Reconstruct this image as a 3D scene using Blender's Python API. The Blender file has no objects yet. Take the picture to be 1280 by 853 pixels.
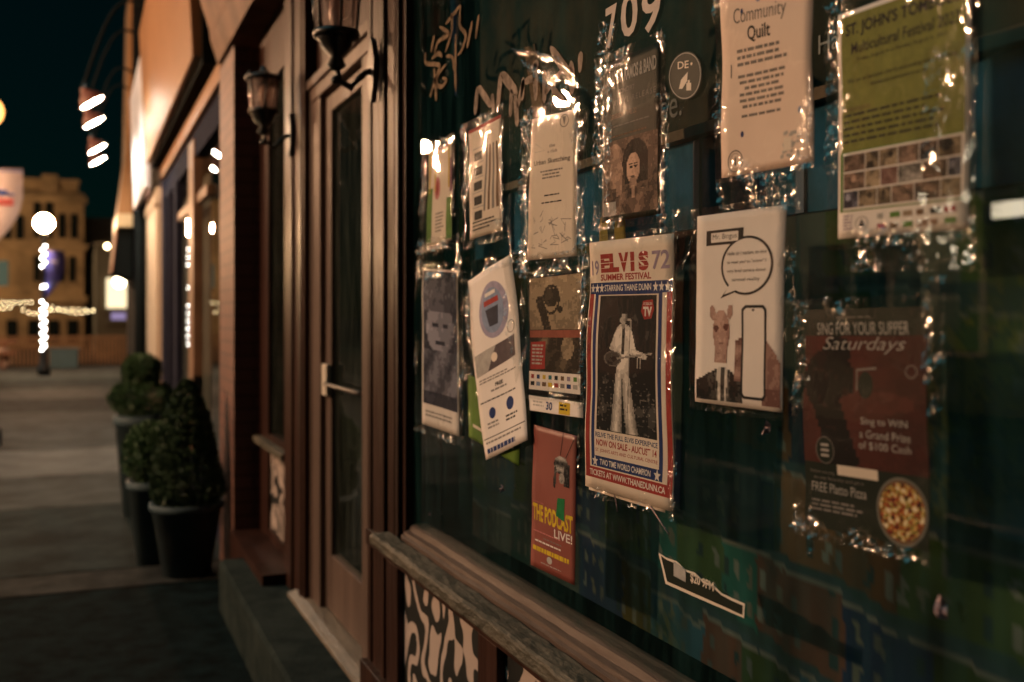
import bpy, bmesh, math, random
from mathutils import Vector, Matrix, noise
random.seed(7)
R = math.radians
scene = bpy.context.scene
C = scene.collection
# ------------------------------------------------------------------ camera
FPX = 1333.0; HX, HY = 640.0, 395.0; CAMZ = 1.5
PSI = math.atan(540/FPX); CS, SN = math.cos(PSI), math.sin(PSI)
cd = bpy.data.cameras.new('camera'); cam = bpy.data.objects.new('camera', cd); C.objects.link(cam)
cam.location = (0, 0, CAMZ); cam.rotation_euler = (R(90), 0, -PSI)
cd.sensor_width = 36; cd.lens = FPX/1280*36; cd.shift_y = -(426.5-HY)/1280
cd.clip_start = 0.05; cd.clip_end = 1000
cd.dof.use_dof = True; cd.dof.focus_distance = 1.88; cd.dof.aperture_fstop = 3.0
scene.camera = cam
def ray(px, py):
    u = (px-HX)/FPX; v = (HY-py)/FPX
    return (u*CS+SN, CS-u*SN, v)
def P(px, py, X):                      # photograph point on the vertical plane x = X
    d = ray(px, py); k = X/d[0]
    return Vector((X, d[1]*k, CAMZ+d[2]*k))
def PZ(px, py, Z=0.0):                 # photograph point on the level Z
    d = ray(px, py); k = (Z-CAMZ)/d[2]
    return Vector((d[0]*k, d[1]*k, Z))
def PY(px, py, Y):
    d = ray(px, py); k = Y/d[1]
    return Vector((d[0]*k, Y, CAMZ+d[2]*k))
# ------------------------------------------------------------------ world, teal fill sun, exposure
w = bpy.data.worlds.new('World'); scene.world = w; w.use_nodes = True
nt = w.node_tree; bg = nt.nodes['Background']
sky = nt.nodes.new('ShaderNodeTexSky'); sky.sky_type = 'NISHITA'; sky.sun_disc = False
sky.sun_elevation = R(35); sky.sun_rotation = R(-60)
mx = nt.nodes.new('ShaderNodeMix'); mx.data_type = 'RGBA'; mx.blend_type = 'MULTIPLY'; mx.inputs[0].default_value = 1
nt.links.new(sky.outputs[0], mx.inputs[6]); mx.inputs[7].default_value = (0.05, 0.42, 0.34, 1)
nt.links.new(mx.outputs[2], bg.inputs[0]); bg.inputs[1].default_value = 0.0022
sl = bpy.data.lights.new('teal_fill', 'SUN'); so = bpy.data.objects.new('teal_fill', sl); C.objects.link(so)
sl.energy = 0.55; sl.angle = R(60); sl.color = (0.16, 0.76, 0.85)  # broad fill light added to tint the shadows teal
so.rotation_euler = Vector((0.55, -0.25, -0.8)).to_track_quat('-Z', 'Y').to_euler()
scene.view_settings.view_transform = 'Standard'; scene.view_settings.look = 'None'
scene.view_settings.exposure = 0.0; scene.view_settings.gamma = 1.0
scene.cycles.sample_clamp_indirect = 6.0
scene.cycles.max_bounces = 8; scene.cycles.transparent_max_bounces = 24
scene.cycles.caustics_reflective = False; scene.cycles.caustics_refractive = False
scene.cycles.use_denoising = True
LAMP_L = 1250.0                        # radiance of a street lamp globe (sodium warm)
# ------------------------------------------------------------------ materials
MATS = {}
def hexc(c):
    if isinstance(c, str):
        c = tuple(int(c[i:i+2], 16)/255 for i in (0, 2, 4))
        return tuple((x/12.92 if x <= .04045 else ((x+.055)/1.055)**2.4) for x in c)
    return c
def mat(name, col, rough=.6, var=0.0, scale=8, bump=0.0, bscale=40, metal=0, col2=None, stretch=(1, 1, 1), spec=None):
    if name in MATS: return MATS[name]
    m = bpy.data.materials.new(name); m.use_nodes = True; MATS[name] = m
    t = m.node_tree; b = t.nodes['Principled BSDF']
    col = hexc(col); b.inputs['Base Color'].default_value = (*col, 1)
    b.inputs['Roughness'].default_value = rough; b.inputs['Metallic'].default_value = metal
    if spec is not None: b.inputs['Specular IOR Level'].default_value = spec
    if var or bump:
        tc = t.nodes.new('ShaderNodeTexCoord'); mp = t.nodes.new('ShaderNodeMapping')
        mp.inputs['Scale'].default_value = stretch; t.links.new(tc.outputs['Object'], mp.inputs[0])
    if var:
        n = t.nodes.new('ShaderNodeTexNoise'); n.inputs['Scale'].default_value = scale; n.inputs['Detail'].default_value = 8
        n.inputs['Roughness'].default_value = .65
        t.links.new(mp.outputs[0], n.inputs[0])
        r = t.nodes.new('ShaderNodeValToRGB'); c2 = hexc(col2) if col2 else tuple(x*(1-var) for x in col)
        r.color_ramp.elements[0].position = .38; r.color_ramp.elements[1].position = .62
        r.color_ramp.elements[0].color = (*c2, 1); r.color_ramp.elements[1].color = (*col, 1)
        t.links.new(n.outputs[0], r.inputs[0]); t.links.new(r.outputs[0], b.inputs['Base Color'])
    if bump:
        n2 = t.nodes.new('ShaderNodeTexNoise'); n2.inputs['Scale'].default_value = bscale; n2.inputs['Detail'].default_value = 8
        t.links.new(mp.outputs[0], n2.inputs[0])
        bp = t.nodes.new('ShaderNodeBump'); bp.inputs['Strength'].default_value = bump; bp.inputs['Distance'].default_value = .01
        t.links.new(n2.outputs[0], bp.inputs['Height']); t.links.new(bp.outputs[0], b.inputs['Normal'])
    return m
def emis(name, col, s):
    if name in MATS: return MATS[name]
    m = bpy.data.materials.new(name); m.use_nodes = True; MATS[name] = m
    t = m.node_tree; t.nodes.remove(t.nodes['Principled BSDF']); e = t.nodes.new('ShaderNodeEmission')
    e.inputs[0].default_value = (*col, 1); e.inputs[1].default_value = s
    t.links.new(e.outputs[0], t.nodes['Material Output'].inputs[0]); return m
def schlick(t, f0, bump=None):
    """two-sided Fresnel: the same from behind, so light passes both ways"""
    N = t.nodes; L = t.links
    g = N.new('ShaderNodeNewGeometry'); d = N.new('ShaderNodeVectorMath'); d.operation = 'DOT_PRODUCT'
    L.new(g.outputs['Incoming'], d.inputs[0]); L.new(g.outputs['Normal'], d.inputs[1])
    def M(op, a, b=None):
        n = N.new('ShaderNodeMath'); n.operation = op
        for i, v in enumerate((a, b)):
            if v is None: continue
            if isinstance(v, (int, float)): n.inputs[i].default_value = v
            else: L.new(v, n.inputs[i])
        return n.outputs[0]
    p = M('POWER', M('SUBTRACT', 1.0, M('ABSOLUTE', d.outputs['Value'])), 5.0)
    return M('ADD', M('MULTIPLY', p, 1-f0), f0)
def glassmat(name, tint=(1, 1, 1), f0=.06, rough=0.01, dust=.03, dcol=(.25, .3, .25), bump=0.0, bscale=3):
    """thin glazing: see-through, mirror reflection by Fresnel, a little dust"""
    m = bpy.data.materials.new(name); m.use_nodes = True; MATS[name] = m
    t = m.node_tree; N = t.nodes; L = t.links; N.remove(N['Principled BSDF'])
    tr = N.new('ShaderNodeBsdfTransparent'); tr.inputs[0].default_value = (*tint, 1)
    gl = N.new('ShaderNodeBsdfGlossy'); gl.inputs['Roughness'].default_value = rough
    df = N.new('ShaderNodeBsdfDiffuse'); df.inputs[0].default_value = (*dcol, 1)
    m1 = N.new('ShaderNodeMixShader'); m2 = N.new('ShaderNodeMixShader')
    tc = N.new('ShaderNodeTexCoord'); mp = N.new('ShaderNodeMapping'); mp.inputs['Scale'].default_value = (1, 9, 1.2)
    ns = N.new('ShaderNodeTexNoise'); ns.inputs['Scale'].default_value = 3; ns.inputs['Detail'].default_value = 9
    L.new(tc.outputs['Object'], mp.inputs[0]); L.new(mp.outputs[0], ns.inputs[0])
    mr = N.new('ShaderNodeMapRange'); mr.inputs[1].default_value = .42; mr.inputs[2].default_value = .75
    mr.inputs[3].default_value = dust*.4; mr.inputs[4].default_value = dust*2.2
    L.new(ns.outputs[0], mr.inputs[0])
    L.new(mr.outputs[0], m1.inputs[0]); L.new(tr.outputs[0], m1.inputs[1]); L.new(df.outputs[0], m1.inputs[2])
    if bump:
        n2 = N.new('ShaderNodeTexNoise'); n2.inputs['Scale'].default_value = bscale
        L.new(tc.outputs['Object'], n2.inputs[0])
        bp = N.new('ShaderNodeBump'); bp.inputs['Strength'].default_value = bump; bp.inputs['Distance'].default_value = .01
        L.new(n2.outputs[0], bp.inputs['Height']); L.new(bp.outputs[0], gl.inputs['Normal'])
    L.new(schlick(t, f0), m2.inputs[0]); L.new(m1.outputs[0], m2.inputs[1]); L.new(gl.outputs[0], m2.inputs[2])
    L.new(m2.outputs[0], N['Material Output'].inputs[0]); return m
def sleevemat():
    m = bpy.data.materials.new('crumpled_plastic'); m.use_nodes = True
    t = m.node_tree; N = t.nodes; L = t.links; N.remove(N['Principled BSDF'])
    tr = N.new('ShaderNodeBsdfTransparent'); tr.inputs[0].default_value = (.97, .97, .96, 1)
    gl = N.new('ShaderNodeBsdfGlossy'); gl.inputs['Roughness'].default_value = .055; gl.inputs[0].default_value = (1, 1, 1, 1)
    tc = N.new('ShaderNodeTexCoord'); mp = N.new('ShaderNodeMapping'); mp.inputs['Scale'].default_value = (1, 2.6, 1)
    vo = N.new('ShaderNodeTexVoronoi'); vo.feature = 'F1'; vo.inputs['Scale'].default_value = 62
    ns = N.new('ShaderNodeTexNoise'); ns.inputs['Scale'].default_value = 30; ns.inputs['Detail'].default_value = 3
    L.new(tc.outputs['Object'], mp.inputs[0]); L.new(mp.outputs[0], ns.inputs[0])
    ad = N.new('ShaderNodeVectorMath'); ad.operation = 'MULTIPLY_ADD'; ad.inputs[1].default_value = (.03, .03, .03)
    L.new(ns.outputs[1], ad.inputs[0]); L.new(mp.outputs[0], ad.inputs[2]); L.new(ad.outputs[0], vo.inputs[0])
    at = N.new('ShaderNodeAttribute'); at.attribute_name = 'crumple'
    bp = N.new('ShaderNodeBump'); bp.inputs['Distance'].default_value = .016
    rm = N.new('ShaderNodeMapRange'); rm.inputs[3].default_value = .05; rm.inputs[4].default_value = .19; L.new(at.outputs['Fac'], rm.inputs[0]); L.new(rm.outputs[0], gl.inputs['Roughness'])
    sm = N.new('ShaderNodeMath'); sm.operation = 'MULTIPLY'; sm.inputs[1].default_value = .22; L.new(at.outputs['Fac'], sm.inputs[0]); L.new(sm.outputs[0], bp.inputs['Strength']); L.new(vo.outputs['Distance'], bp.inputs['Height'])
    L.new(bp.outputs[0], gl.inputs['Normal'])
    m2 = N.new('ShaderNodeMixShader')
    fm = N.new('ShaderNodeMath'); fm.operation = 'MULTIPLY_ADD'; fm.inputs[1].default_value = .085; L.new(at.outputs['Fac'], fm.inputs[0]); L.new(schlick(t, .06), fm.inputs[2]); L.new(fm.outputs[0], m2.inputs[0]); L.new(tr.outputs[0], m2.inputs[1]); L.new(gl.outputs[0], m2.inputs[2])
    L.new(m2.outputs[0], N['Material Output'].inputs[0]); return m
# ------------------------------------------------------------------ geometry helpers
class MB:
    def __init__(s): s.v = []; s.f = []; s.m = []; s.sm = []
    def add(s, vs, fs, mi=0, smooth=False):
        o = len(s.v); s.v += [tuple(v) for v in vs]
        for f in fs: s.f.append(tuple(i+o for i in f)); s.m.append(mi); s.sm.append(smooth)
        return s
    def box(s, x0, x1, y0, y1, z0, z1, mi=0):
        x0, x1 = min(x0, x1), max(x0, x1); y0, y1 = min(y0, y1), max(y0, y1); z0, z1 = min(z0, z1), max(z0, z1)
        v = [(x0,y0,z0),(x1,y0,z0),(x1,y1,z0),(x0,y1,z0),(x0,y0,z1),(x1,y0,z1),(x1,y1,z1),(x0,y1,z1)]
        return s.add(v, [(0,3,2,1),(4,5,6,7),(0,1,5,4),(1,2,6,5),(2,3,7,6),(3,0,4,7)], mi)
    def quad(s, a, b, c, d, mi=0): return s.add([a, b, c, d], [(0, 1, 2, 3)], mi)
    def lathe(s, cx, cy, prof, n=24, mi=0, smooth=True, cap=True):
        vs = []; fs = []
        for r, z in prof:
            for i in range(n):
                a = 2*math.pi*i/n; vs.append((cx+r*math.cos(a), cy+r*math.sin(a), z))
        for k in range(len(prof)-1):
            for i in range(n):
                j = (i+1) % n; fs.append((k*n+i, k*n+j, (k+1)*n+j, (k+1)*n+i))
        if cap:
            fs.append(tuple(range(n-1, -1, -1))); fs.append(tuple((len(prof)-1)*n+i for i in range(n)))
        return s.add(vs, fs, mi, smooth)
    def tube(s, pts, r, n=8, mi=0):
        pts = [Vector(p) for p in pts]; vs = []; fs = []
        rs = r if isinstance(r, (list, tuple)) else [r]*len(pts)
        up = Vector((0.13, .21, 1)).normalized()
        for k, p in enumerate(pts):
            d = (pts[min(k+1, len(pts)-1)]-pts[max(k-1, 0)]).normalized()
            a = d.cross(up)
            if a.length < .05: a = d.cross(Vector((1, 0, 0)))
            a.normalize(); b = d.cross(a)
            for i in range(n):
                t = 2*math.pi*i/n; vs.append(p+(a*math.cos(t)+b*math.sin(t))*rs[k])
        for k in range(len(pts)-1):
            for i in range(n):
                j = (i+1) % n; fs.append((k*n+i, k*n+j, (k+1)*n+j, (k+1)*n+i))
        fs.append(tuple(range(n-1, -1, -1))); fs.append(tuple((len(pts)-1)*n+i for i in range(n)))
        return s.add(vs, fs, mi, True)
    def extrude_y(s, prof, y0, y1, mi=0, seg=1, jit=0.0):
        """profile of (x,z) run along y"""
        n = len(prof); vs = []; fs = []
        for k in range(seg+1):
            y = y0+(y1-y0)*k/seg
            for (x, z) in prof:
                q = Vector((x*9, y*5, z*9)); d = (noise.noise(q*2)+.5*noise.noise(q*7))*jit
                vs.append((x+d, y, z+d*.7))
        for k in range(seg):
            for i in range(n):
                j = (i+1) % n; fs.append((k*n+i, k*n+j, (k+1)*n+j, (k+1)*n+i))
        fs.append(tuple(range(n-1, -1, -1))); fs.append(tuple(seg*n+i for i in range(n)))
        return s.add(vs, fs, mi)
    def sphere(s, c, r, n=12, mi=0, sz=1.0):
        prof = []
        for k in range(n//2+1):
            a = -math.pi/2+math.pi*k/(n//2); prof.append((max(1e-4, r*math.cos(a)), c[2]+r*sz*math.sin(a)))
        return s.lathe(c[0], c[1], prof, n, mi, True, True)
    def build(s, name, mats, parent=None, fix=True, bevel=0.0):
        me = bpy.data.meshes.new(name); me.from_pydata(s.v, [], s.f)
        if not isinstance(mats, (list, tuple)): mats = [mats]
        for m in mats: me.materials.append(m)
        me.polygons.foreach_set('material_index', s.m); me.polygons.foreach_set('use_smooth', s.sm)
        if fix:
            b = bmesh.new(); b.from_mesh(me); bmesh.ops.recalc_face_normals(b, faces=b.faces); b.to_mesh(me); b.free()
        me.update()
        o = bpy.data.objects.new(name, me); C.objects.link(o)
        if parent: o.parent = parent; o.matrix_parent_inverse = parent.matrix_basis.inverted()
        if bevel:
            bv = o.modifiers.new('bevel', 'BEVEL'); bv.width = bevel; bv.segments = 2; bv.limit_method = 'ANGLE'
        return o
def tag(o, label=None, cat=None, group=None, kind=None):
    if label: o['label'] = label
    if cat: o['category'] = cat
    if group: o['group'] = group
    if kind: o['kind'] = kind
    return o
def empty(name, loc, label, cat, group=None):
    o = bpy.data.objects.new(name, None); C.objects.link(o); o.location = loc
    return tag(o, label, cat, group)
def struct(o): o['kind'] = 'structure'; return o
def copy_tree(o, parent=None):
    c = o.copy(); C.objects.link(c)
    if parent: c.parent = parent
    for ch in [x for x in bpy.data.objects if x.parent == o]: copy_tree(ch, c)
    return c
def kids(o): return [x for x in bpy.data.objects if x.parent == o]

# material palette
wood = mat('brown_painted_wood', (.042, .018, .013), .42, .5, 5, .35, 30, stretch=(1, 1, .18), spec=.16)
wood2 = mat('brown_wood_worn', (.042, .018, .012), .42, .5, 9, .45, 40, stretch=(1, 1, .15), spec=.17)
cream = mat('cream_door_paint', (.125, .085, .068), .45, .35, 6, .2, 30, stretch=(1, 1, .1), spec=.2)
sillm = mat('weathered_sill_paint', (.115, .10, .075), .6, .65, 14, 1.0, 55, col2=(.045, .043, .032), stretch=(1, .35, 1), spec=.2)
railm = mat('scuffed_window_rail', (.115, .078, .06), .55, .6, 16, .5, 60, col2=(.07, .045, .035), stretch=(1, .12, 1), spec=.2)
dark = mat('dark_paint', (.008, .011, .012), .9, spec=.03)
black = mat('black_iron', (.01, .011, .012), .35)
stone = mat('step_concrete', (.026, .036, .034), .9, .4, 6, .5, 60, col2=(.010, .017, .017), spec=.05)
concrete = mat('pavement_concrete', (.062, .074, .074), .8, .6, 2.2, .4, 90, spec=.06)
concrete_l = mat('pavement_concrete_pale', (.135, .140, .136), .8, .4, 2.5, .4, 90, spec=.06)
concrete_d = mat('pavement_concrete_dark', (.024, .038, .040), .85, .7, 2.5, .5, 90, spec=.06)
paving_near = mat('pavement_near_dark', (.007, .016, .018), .95, .7, 7, .8, 120, spec=.03)  # darker tone for the near end of the pavement
asphalt2 = mat('road_asphalt', (.010, .020, .020), .95, .4, 5, .4, 100, spec=.04)
joint = mat('joint_dirt', (.015, .015, .014), .9)

# ------------------------------------------------------------------ ground
def sheet(name, x0, x1, y0, y1, z, m, t=.02):
    o = MB().box(x0, x1, y0, y1, z-t, z).build(name, m); return struct(o)
sheet('ground', -400, 400, -100, 600, -0.13, asphalt2)
sheet('pavement_base', -4.2, 1.2, -6, 34, -0.008, joint, .12)
sheet('pavement', -4.2, 1.1, -6, 6.25, 0, paving_near)
sheet('pavement', -4.2, 1.1, 6.27, 6.72, 0.003, mat('pavement_strip', (.034, .038, .038), .85, .6, 5, .4, 90, spec=.05))
ys = [6.745, 9.08, 10.93, 13.05, 15.4, 18.2, 21, 24, 27.5, 31]
ms = [concrete_d, concrete, concrete_l, concrete, concrete, concrete_d, concrete, concrete_d, concrete]
for i in range(len(ys)-1): sheet('pavement', -4.2, 1.1, ys[i]+.015, ys[i+1]-.01, 0.0, ms[i])
sheet('kerb', -4.35, -4.2, -6, 34, 0.0, concrete_l, .13)
# ------------------------------------------------------------------ our storefront
GX = .87
sf = empty('storefront', (.9, 3, 0), 'brown wooden corner shopfront with a poster-covered display window and glazed door', 'storefront')
b = MB()
b.box(.955, 1.0, 2.96, 6.8, 3.0, 6.5)                        # upper wall
b.box(.90, 1.0, -3, 2.95, 2.75, 6.5); b.box(.88, 1.0, -3, 2.95, .0, .86)
b.box(.955, 1.0, 5.11, 6.12, 3.101, 3.2); b.box(.957, .999, 3.31, 4.615, 2.516, 3.0)
b.build('wall', wood, sf)
# display window
dw = MB()
dw.box(.852, .915, 2.905, 2.985, .86, 2.8); dw.box(.838, .852, 2.935, 2.965, .86, 2.8)
dw.box(.852, .915, -1.2, -1.1, .86, 2.8); dw.box(.85, .915, -1.1, 2.905, 2.72, 2.8)
dw = dw.build('window_frame', wood2, sf, bevel=.003)
rail = MB()
rail.extrude_y([(.915,.862),(.842,.862),(.838,.868),(.838,.880),(.846,.884),(.848,.892),(.862,.895),(.868,.908),(.880,.912),(.915,.912)], -1.1, 2.905, 0, 80, .0018)
rail.build('bottom_rail', railm, dw)
sill = MB()
sill.extrude_y([(.836,.836),(.839,.856),(.836,.868),(.830,.8745),(.784,.8745),(.7775,.871),(.775,.866),(.7745,.846),(.777,.841),(.788,.838)], -1.3, 3.0, 0, 150, .003)
sill.build('window_sill', sillm, sf)
gm = glassmat('display_glass', (.93, .97, .95), dust=.10, dcol=(.035, .11, .105))
MB().quad((GX+.004, 2.91, .90), (GX+.004, -1.1, .90), (GX+.004, -1.1, 2.73), (GX+.004, 2.91, 2.73)).build('window_pane', gm, dw, fix=False)
# patterned panels under the sill
def zebra():
    m = bpy.data.materials.new('zebra_paint'); m.use_nodes = True; t = m.node_tree; N = t.nodes; L = t.links
    bs = N['Principled BSDF']; bs.inputs['Roughness'].default_value = .45
    tc = N.new('ShaderNodeTexCoord'); mp = N.new('ShaderNodeMapping'); mp.inputs['Scale'].default_value = (1, 1.35, 1)
    n1 = N.new('ShaderNodeTexNoise'); n1.inputs['Scale'].default_value = 6.5; n1.inputs['Detail'].default_value = .6
    L.new(tc.outputs['Object'], mp.inputs[0]); L.new(mp.outputs[0], n1.inputs[0])
    mu = N.new('ShaderNodeMath'); mu.operation = 'MULTIPLY'; mu.inputs[1].default_value = 27
    si = N.new('ShaderNodeMath'); si.operation = 'SINE'; L.new(n1.outputs[0], mu.inputs[0]); L.new(mu.outputs[0], si.inputs[0])
    r = N.new('ShaderNodeValToRGB'); r.color_ramp.elements[0].position = .46; r.color_ramp.elements[1].position = .5
    r.color_ramp.elements[0].color = (.010, .012, .012, 1); r.color_ramp.elements[1].color = (.44, .36, .32, 1)
    mr = N.new('ShaderNodeMapRange'); mr.inputs[1].default_value = -1; L.new(si.outputs[0], mr.inputs[0])
    L.new(mr.outputs[0], r.inputs[0]); L.new(r.outputs[0], bs.inputs['Base Color']); return m
zm = zebra()
fr = MB()
yy = 2.93
fr.box(.832, .88, -1.0, 3.28, .785, .835); fr.box(.832, .88, -1.0, 3.28, .25, .33)
for k in range(5):
    y1 = 2.93-k*.78; y0 = y1-.66
    fr.box(.835, .88, y0-.12, y0, .33, .785)
    MB().box(.856, .872, y0, y1, .33, .785).build('patterned_panel', zm, sf)
fr.box(.835, .88, 2.93, 3.05, .33, .785)
fr.build('panel_frame', wood, sf, bevel=.003)
# pilaster beside window
p = MB()
p.box(.85, .99, 2.985, 3.30, .25, 3.1)
for (a, c, x) in ((2.99, 3.06, .843), (3.085, 3.12, .837), (3.135, 3.235, .843), (3.25, 3.29, .840)): p.box(x, .851, a, c, .25, 3.1)
p.box(.818, .852, 2.98, 3.30, .25, .42)
p.build('pilaster', wood2, sf, bevel=.004)
# door
d = MB()
d.box(.93, 1.0, 4.44, 4.69, .27, 2.42); d.box(.925, .94, 4.60, 4.69, .27, 2.42)
d.box(.93, 1.0, 3.58, 3.72, .27, 2.42); d.box(.925, 1.0, 3.58, 4.69, 2.42, 2.475); d.box(.91, 1.0, 3.55, 4.71, 2.475, 2.515)
door = d.build('door_frame', cream, sf, bevel=.004)
d = MB()
d.box(.955, .99, 4.335, 4.435, .285, 2.41); d.box(.955, .99, 3.725, 3.79, .285, 2.41)
d.box(.955, .99, 3.79, 4.335, 2.34, 2.41); d.box(.955, .99, 3.79, 4.335, .285, .52)
leaf = d.build('door', cream, sf, bevel=.005)
MB().quad((.972, 4.335, .52), (.972, 3.79, .52), (.972, 3.79, 2.34), (.972, 4.335, 2.34)).build('door_pane', glassmat('door_glass', (.6, .66, .64), dust=.06), leaf, fix=False)
MB().tube([(.94, 3.78, 1.22), (.93, 3.83, 1.22), (.93, 4.33, 1.22), (.94, 4.38, 1.22)], .008).build('push_bar', mat('dull_steel', (.12, .10, .085), .5, metal=.4), leaf)
MB().box(.935, .955, 4.34, 4.43, 1.17, 1.30).build('lock_plate', mat('pale_plate', (.5, .44, .36), .5), leaf, bevel=.003)
MB().extrude_y([(1.0,.24),(.86,.24),(.86,.262),(.9,.275),(1.0,.285)], 3.45, 4.80).build('threshold', mat('worn_threshold', (.24, .19, .14), .45, .5, 12, .5, 50, stretch=(1, .2, 1)), sf)
# post, sidelight, brick pier
MB().box(.90, 1.0, 4.62, 5.11, .25, 3.1).box(.893, .901, 4.66, 4.72, .25, 3.1).box(.888, .901, 4.86, 4.98, .25, 3.1).build('post', wood2, sf, bevel=.005)
s = MB(); s.box(.945, 1.0, 5.11, 5.3, .25, 3.1); s.box(.945, 1.0, 5.85, 6.13, .25, 3.1); s.box(.945, 1.0, 5.3, 5.85, .25, .35); s.box(.945, 1.0, 5.3, 5.85, .79, .86); s.box(.945, 1.0, 5.3, 5.85, 2.75, 3.1)
sl_ = s.build('side_window', wood, sf, bevel=.004)
MB().quad((.965, 5.85, .86), (.965, 5.3, .86), (.965, 5.3, 2.75), (.965, 5.85, 2.75)).build('side_pane', glassmat('side_glass', (.5, .5, .5), bump=.5, bscale=14, dust=.05), sl_, fix=False)
MB().box(.90, .96, 5.2, 6.1, .795, .83).build('side_sill', sillm, sl_, bevel=.004)
MB().box(.96, .97, 5.3, 5.85, .35, .79).build('patterned_panel', zm, sf)
def brickmat(name, c1, c2, mortar, sc=1.0):
    m = bpy.data.materials.new(name); m.use_nodes = True; t = m.node_tree; N = t.nodes; L = t.links
    bs = N['Principled BSDF']; bs.inputs['Roughness'].default_value = .6
    tc = N.new('ShaderNodeTexCoord'); sp = N.new('ShaderNodeSeparateXYZ'); cb = N.new('ShaderNodeCombineXYZ')
    L.new(tc.outputs['Object'], sp.inputs[0])
    ad = N.new('ShaderNodeMath'); ad.operation = 'ADD'; L.new(sp.outputs[0], ad.inputs[0]); L.new(sp.outputs[1], ad.inputs[1])
    L.new(ad.outputs[0], cb.inputs[0]); L.new(sp.outputs[2], cb.inputs[1])
    br = N.new('ShaderNodeTexBrick'); br.inputs['Color1'].default_value = (*c1, 1); br.inputs['Color2'].default_value = (*c2, 1)
    br.inputs['Mortar'].default_value = (*mortar, 1); br.inputs['Scale'].default_value = 1*sc
    br.inputs['Brick Width'].default_value = .22; br.inputs['Row Height'].default_value = .075; br.inputs['Mortar Size'].default_value = .006
    L.new(cb.outputs[0], br.inputs[0]); L.new(br.outputs[0], bs.inputs['Base Color'])
    bp = N.new('ShaderNodeBump'); bp.inputs['Strength'].default_value = .6; bp.inputs['Distance'].default_value = .01; bp.invert = True
    L.new(br.outputs['Fac'], bp.inputs['Height']); L.new(bp.outputs[0], bs.inputs['Normal']); return m
brk = brickmat('painted_brick', (.15, .068, .05), (.11, .05, .038), (.06, .03, .024))
MB().box(.80, 1.0, 6.13, 6.78, .0, 3.02).build('brick_pier', brk, sf)
# raised step
MB().extrude_y([(.985,0),(.66,0),(.66,.235),(.672,.25),(.985,.25)], 2.2, 5.62, 0, 60, .004).build('step', stone, sf)
MB().box(.78, .945, 5.0, 6.13, .0, .30).build('plinth', wood, sf)
# cornice
MB().extrude_y([(1.0,3.06),(.79,3.06),(.78,3.09),(.745,3.2),(.74,3.26),(.69,3.42),(.64,3.62),(.5,3.85),(.48,3.98),(1.0,3.98)], -3, 6.8, 0, 10).build('cornice', mat('cornice_timber', (.17, .09, .055), .6, .5, 5, .4, 30, spec=.15), sf)
# interior
inn = MB()
inn.box(3.2, 3.3, -3, 6.8, 0, 4); inn.box(1.0, 3.2, -3, -2.9, 0, 4); inn.box(1.0, 3.2, 3.3, 3.4, 0, 4); inn.box(1.0, 3.2, -2.9, 3.3, 2.85, 2.95); inn.box(1.0, 3.2, -2.9, 3.3, -.0, .05)
inn.box(1.0, 3.2, 6.75, 6.8, 0, 4)
inn.build('interior_wall', mat('interior_dark', (.010, .024, .024), .9, spec=.05), sf)

# ------------------------------------------------------------------ street lamps
def globe_lamp(loc, label, strength, r=.20, h=3.8, col=(1, .56, .30)):
    x, y = loc
    e = empty('street_lamp', (x, y, 0), label, 'street lamp', 'globe street lamps along the pavement')
    MB().lathe(x, y, [(.16, .0), (.16, .18), (.11, .22), (.10, .6), (.075, .66), (.055, .75), (.05, h-r-.22), (.07, h-r-.2), (.05, h-r-.14), (.09, h-r-.08), (.10, h-r-.005)], 16).build('lamp_post', mat('lamp_post_paint', (.012, .014, .016), .4), e)
    MB().sphere((x, y, h), r, 24).build('lamp_globe', emis('lamp_globe_light_%d' % int(strength), col, strength), e)
    return e
L0 = globe_lamp((-3.0, 10.3), 'nearer small-bulbed street lamp on the street side of the pavement', LAMP_L*2.2, .075)
L1 = globe_lamp((-2.6, 13.9), 'second small-bulbed street lamp on the street side of the pavement', LAMP_L*1.2, .07)
L4 = globe_lamp((-6.6, 6.6), 'bright globe lamp added out of view across the road to light the poster window', LAMP_L*1.25, .20, 4.3)  # added key light for the posters, outside the frame and the window reflections
L5 = globe_lamp((-6.5, 49), 'far globe lamp added out of view to light the old stone building', 1150, .22, 4.5, (1, .60, .28))  # unseen lamp added left of the frame to brighten the end building
L2 = globe_lamp((-1.0, 13.74), 'globe street lamp holding the white pointed banner at the left edge', 4, .18, 3.87, (1, .40, .10))
L3 = globe_lamp((-.84, 29.15), 'distant globe street lamp wrapped in white fairy lights with a purple banner', 1100, .21, 3.82)
# ------------------------------------------------------------------ fairy lights
def led(name, pts, parent, m, r=.016):
    for q in pts:
        MB().sphere(q, r, 6).build(name, m, parent)
ledw = emis('cool_white_led', (1, .95, .88), 75); ledc = emis('warm_bulb', (1, .76, .40), 19)
x3, y3 = -.84, 29.15
fl = empty('fairy_lights', (x3, y3, .6), 'white fairy lights spiralled round the distant lamp post', 'fairy lights')
pts = []
def spiral(z0, z1, n):
    return [(x3+(.035 if i % 2 else -.045), y3-.09, z0+(z1-z0)*i/(n-1)) for i in range(n)]
ring = spiral(.66, 1.86, 13)+spiral(2.22, 2.24, 2)+spiral(2.74, 3.24, 6)
MB().tube(ring, .005, 4).build('cable', black, fl)
led('bulb', ring, fl, ledw)
def string(a, b_, sag, n, label):
    e = empty('string_lights', a, label, 'string lights', 'warm bulb strings between posts')
    a, b_ = Vector(a), Vector(b_); q = []
    for i in range(n):
        t = i/(n-1); v = a.lerp(b_, t); v.z -= sag*4*t*(1-t); q.append(v)
    MB().tube(q, .006, 4).build('cable', black, e)
    for v in q[1:-1]: MB().sphere((v.x, v.y, v.z-.03), .016, 6).build('bulb', ledc, e)
    return e
def far(px, py, Y): return PY(px, py, Y)
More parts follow.
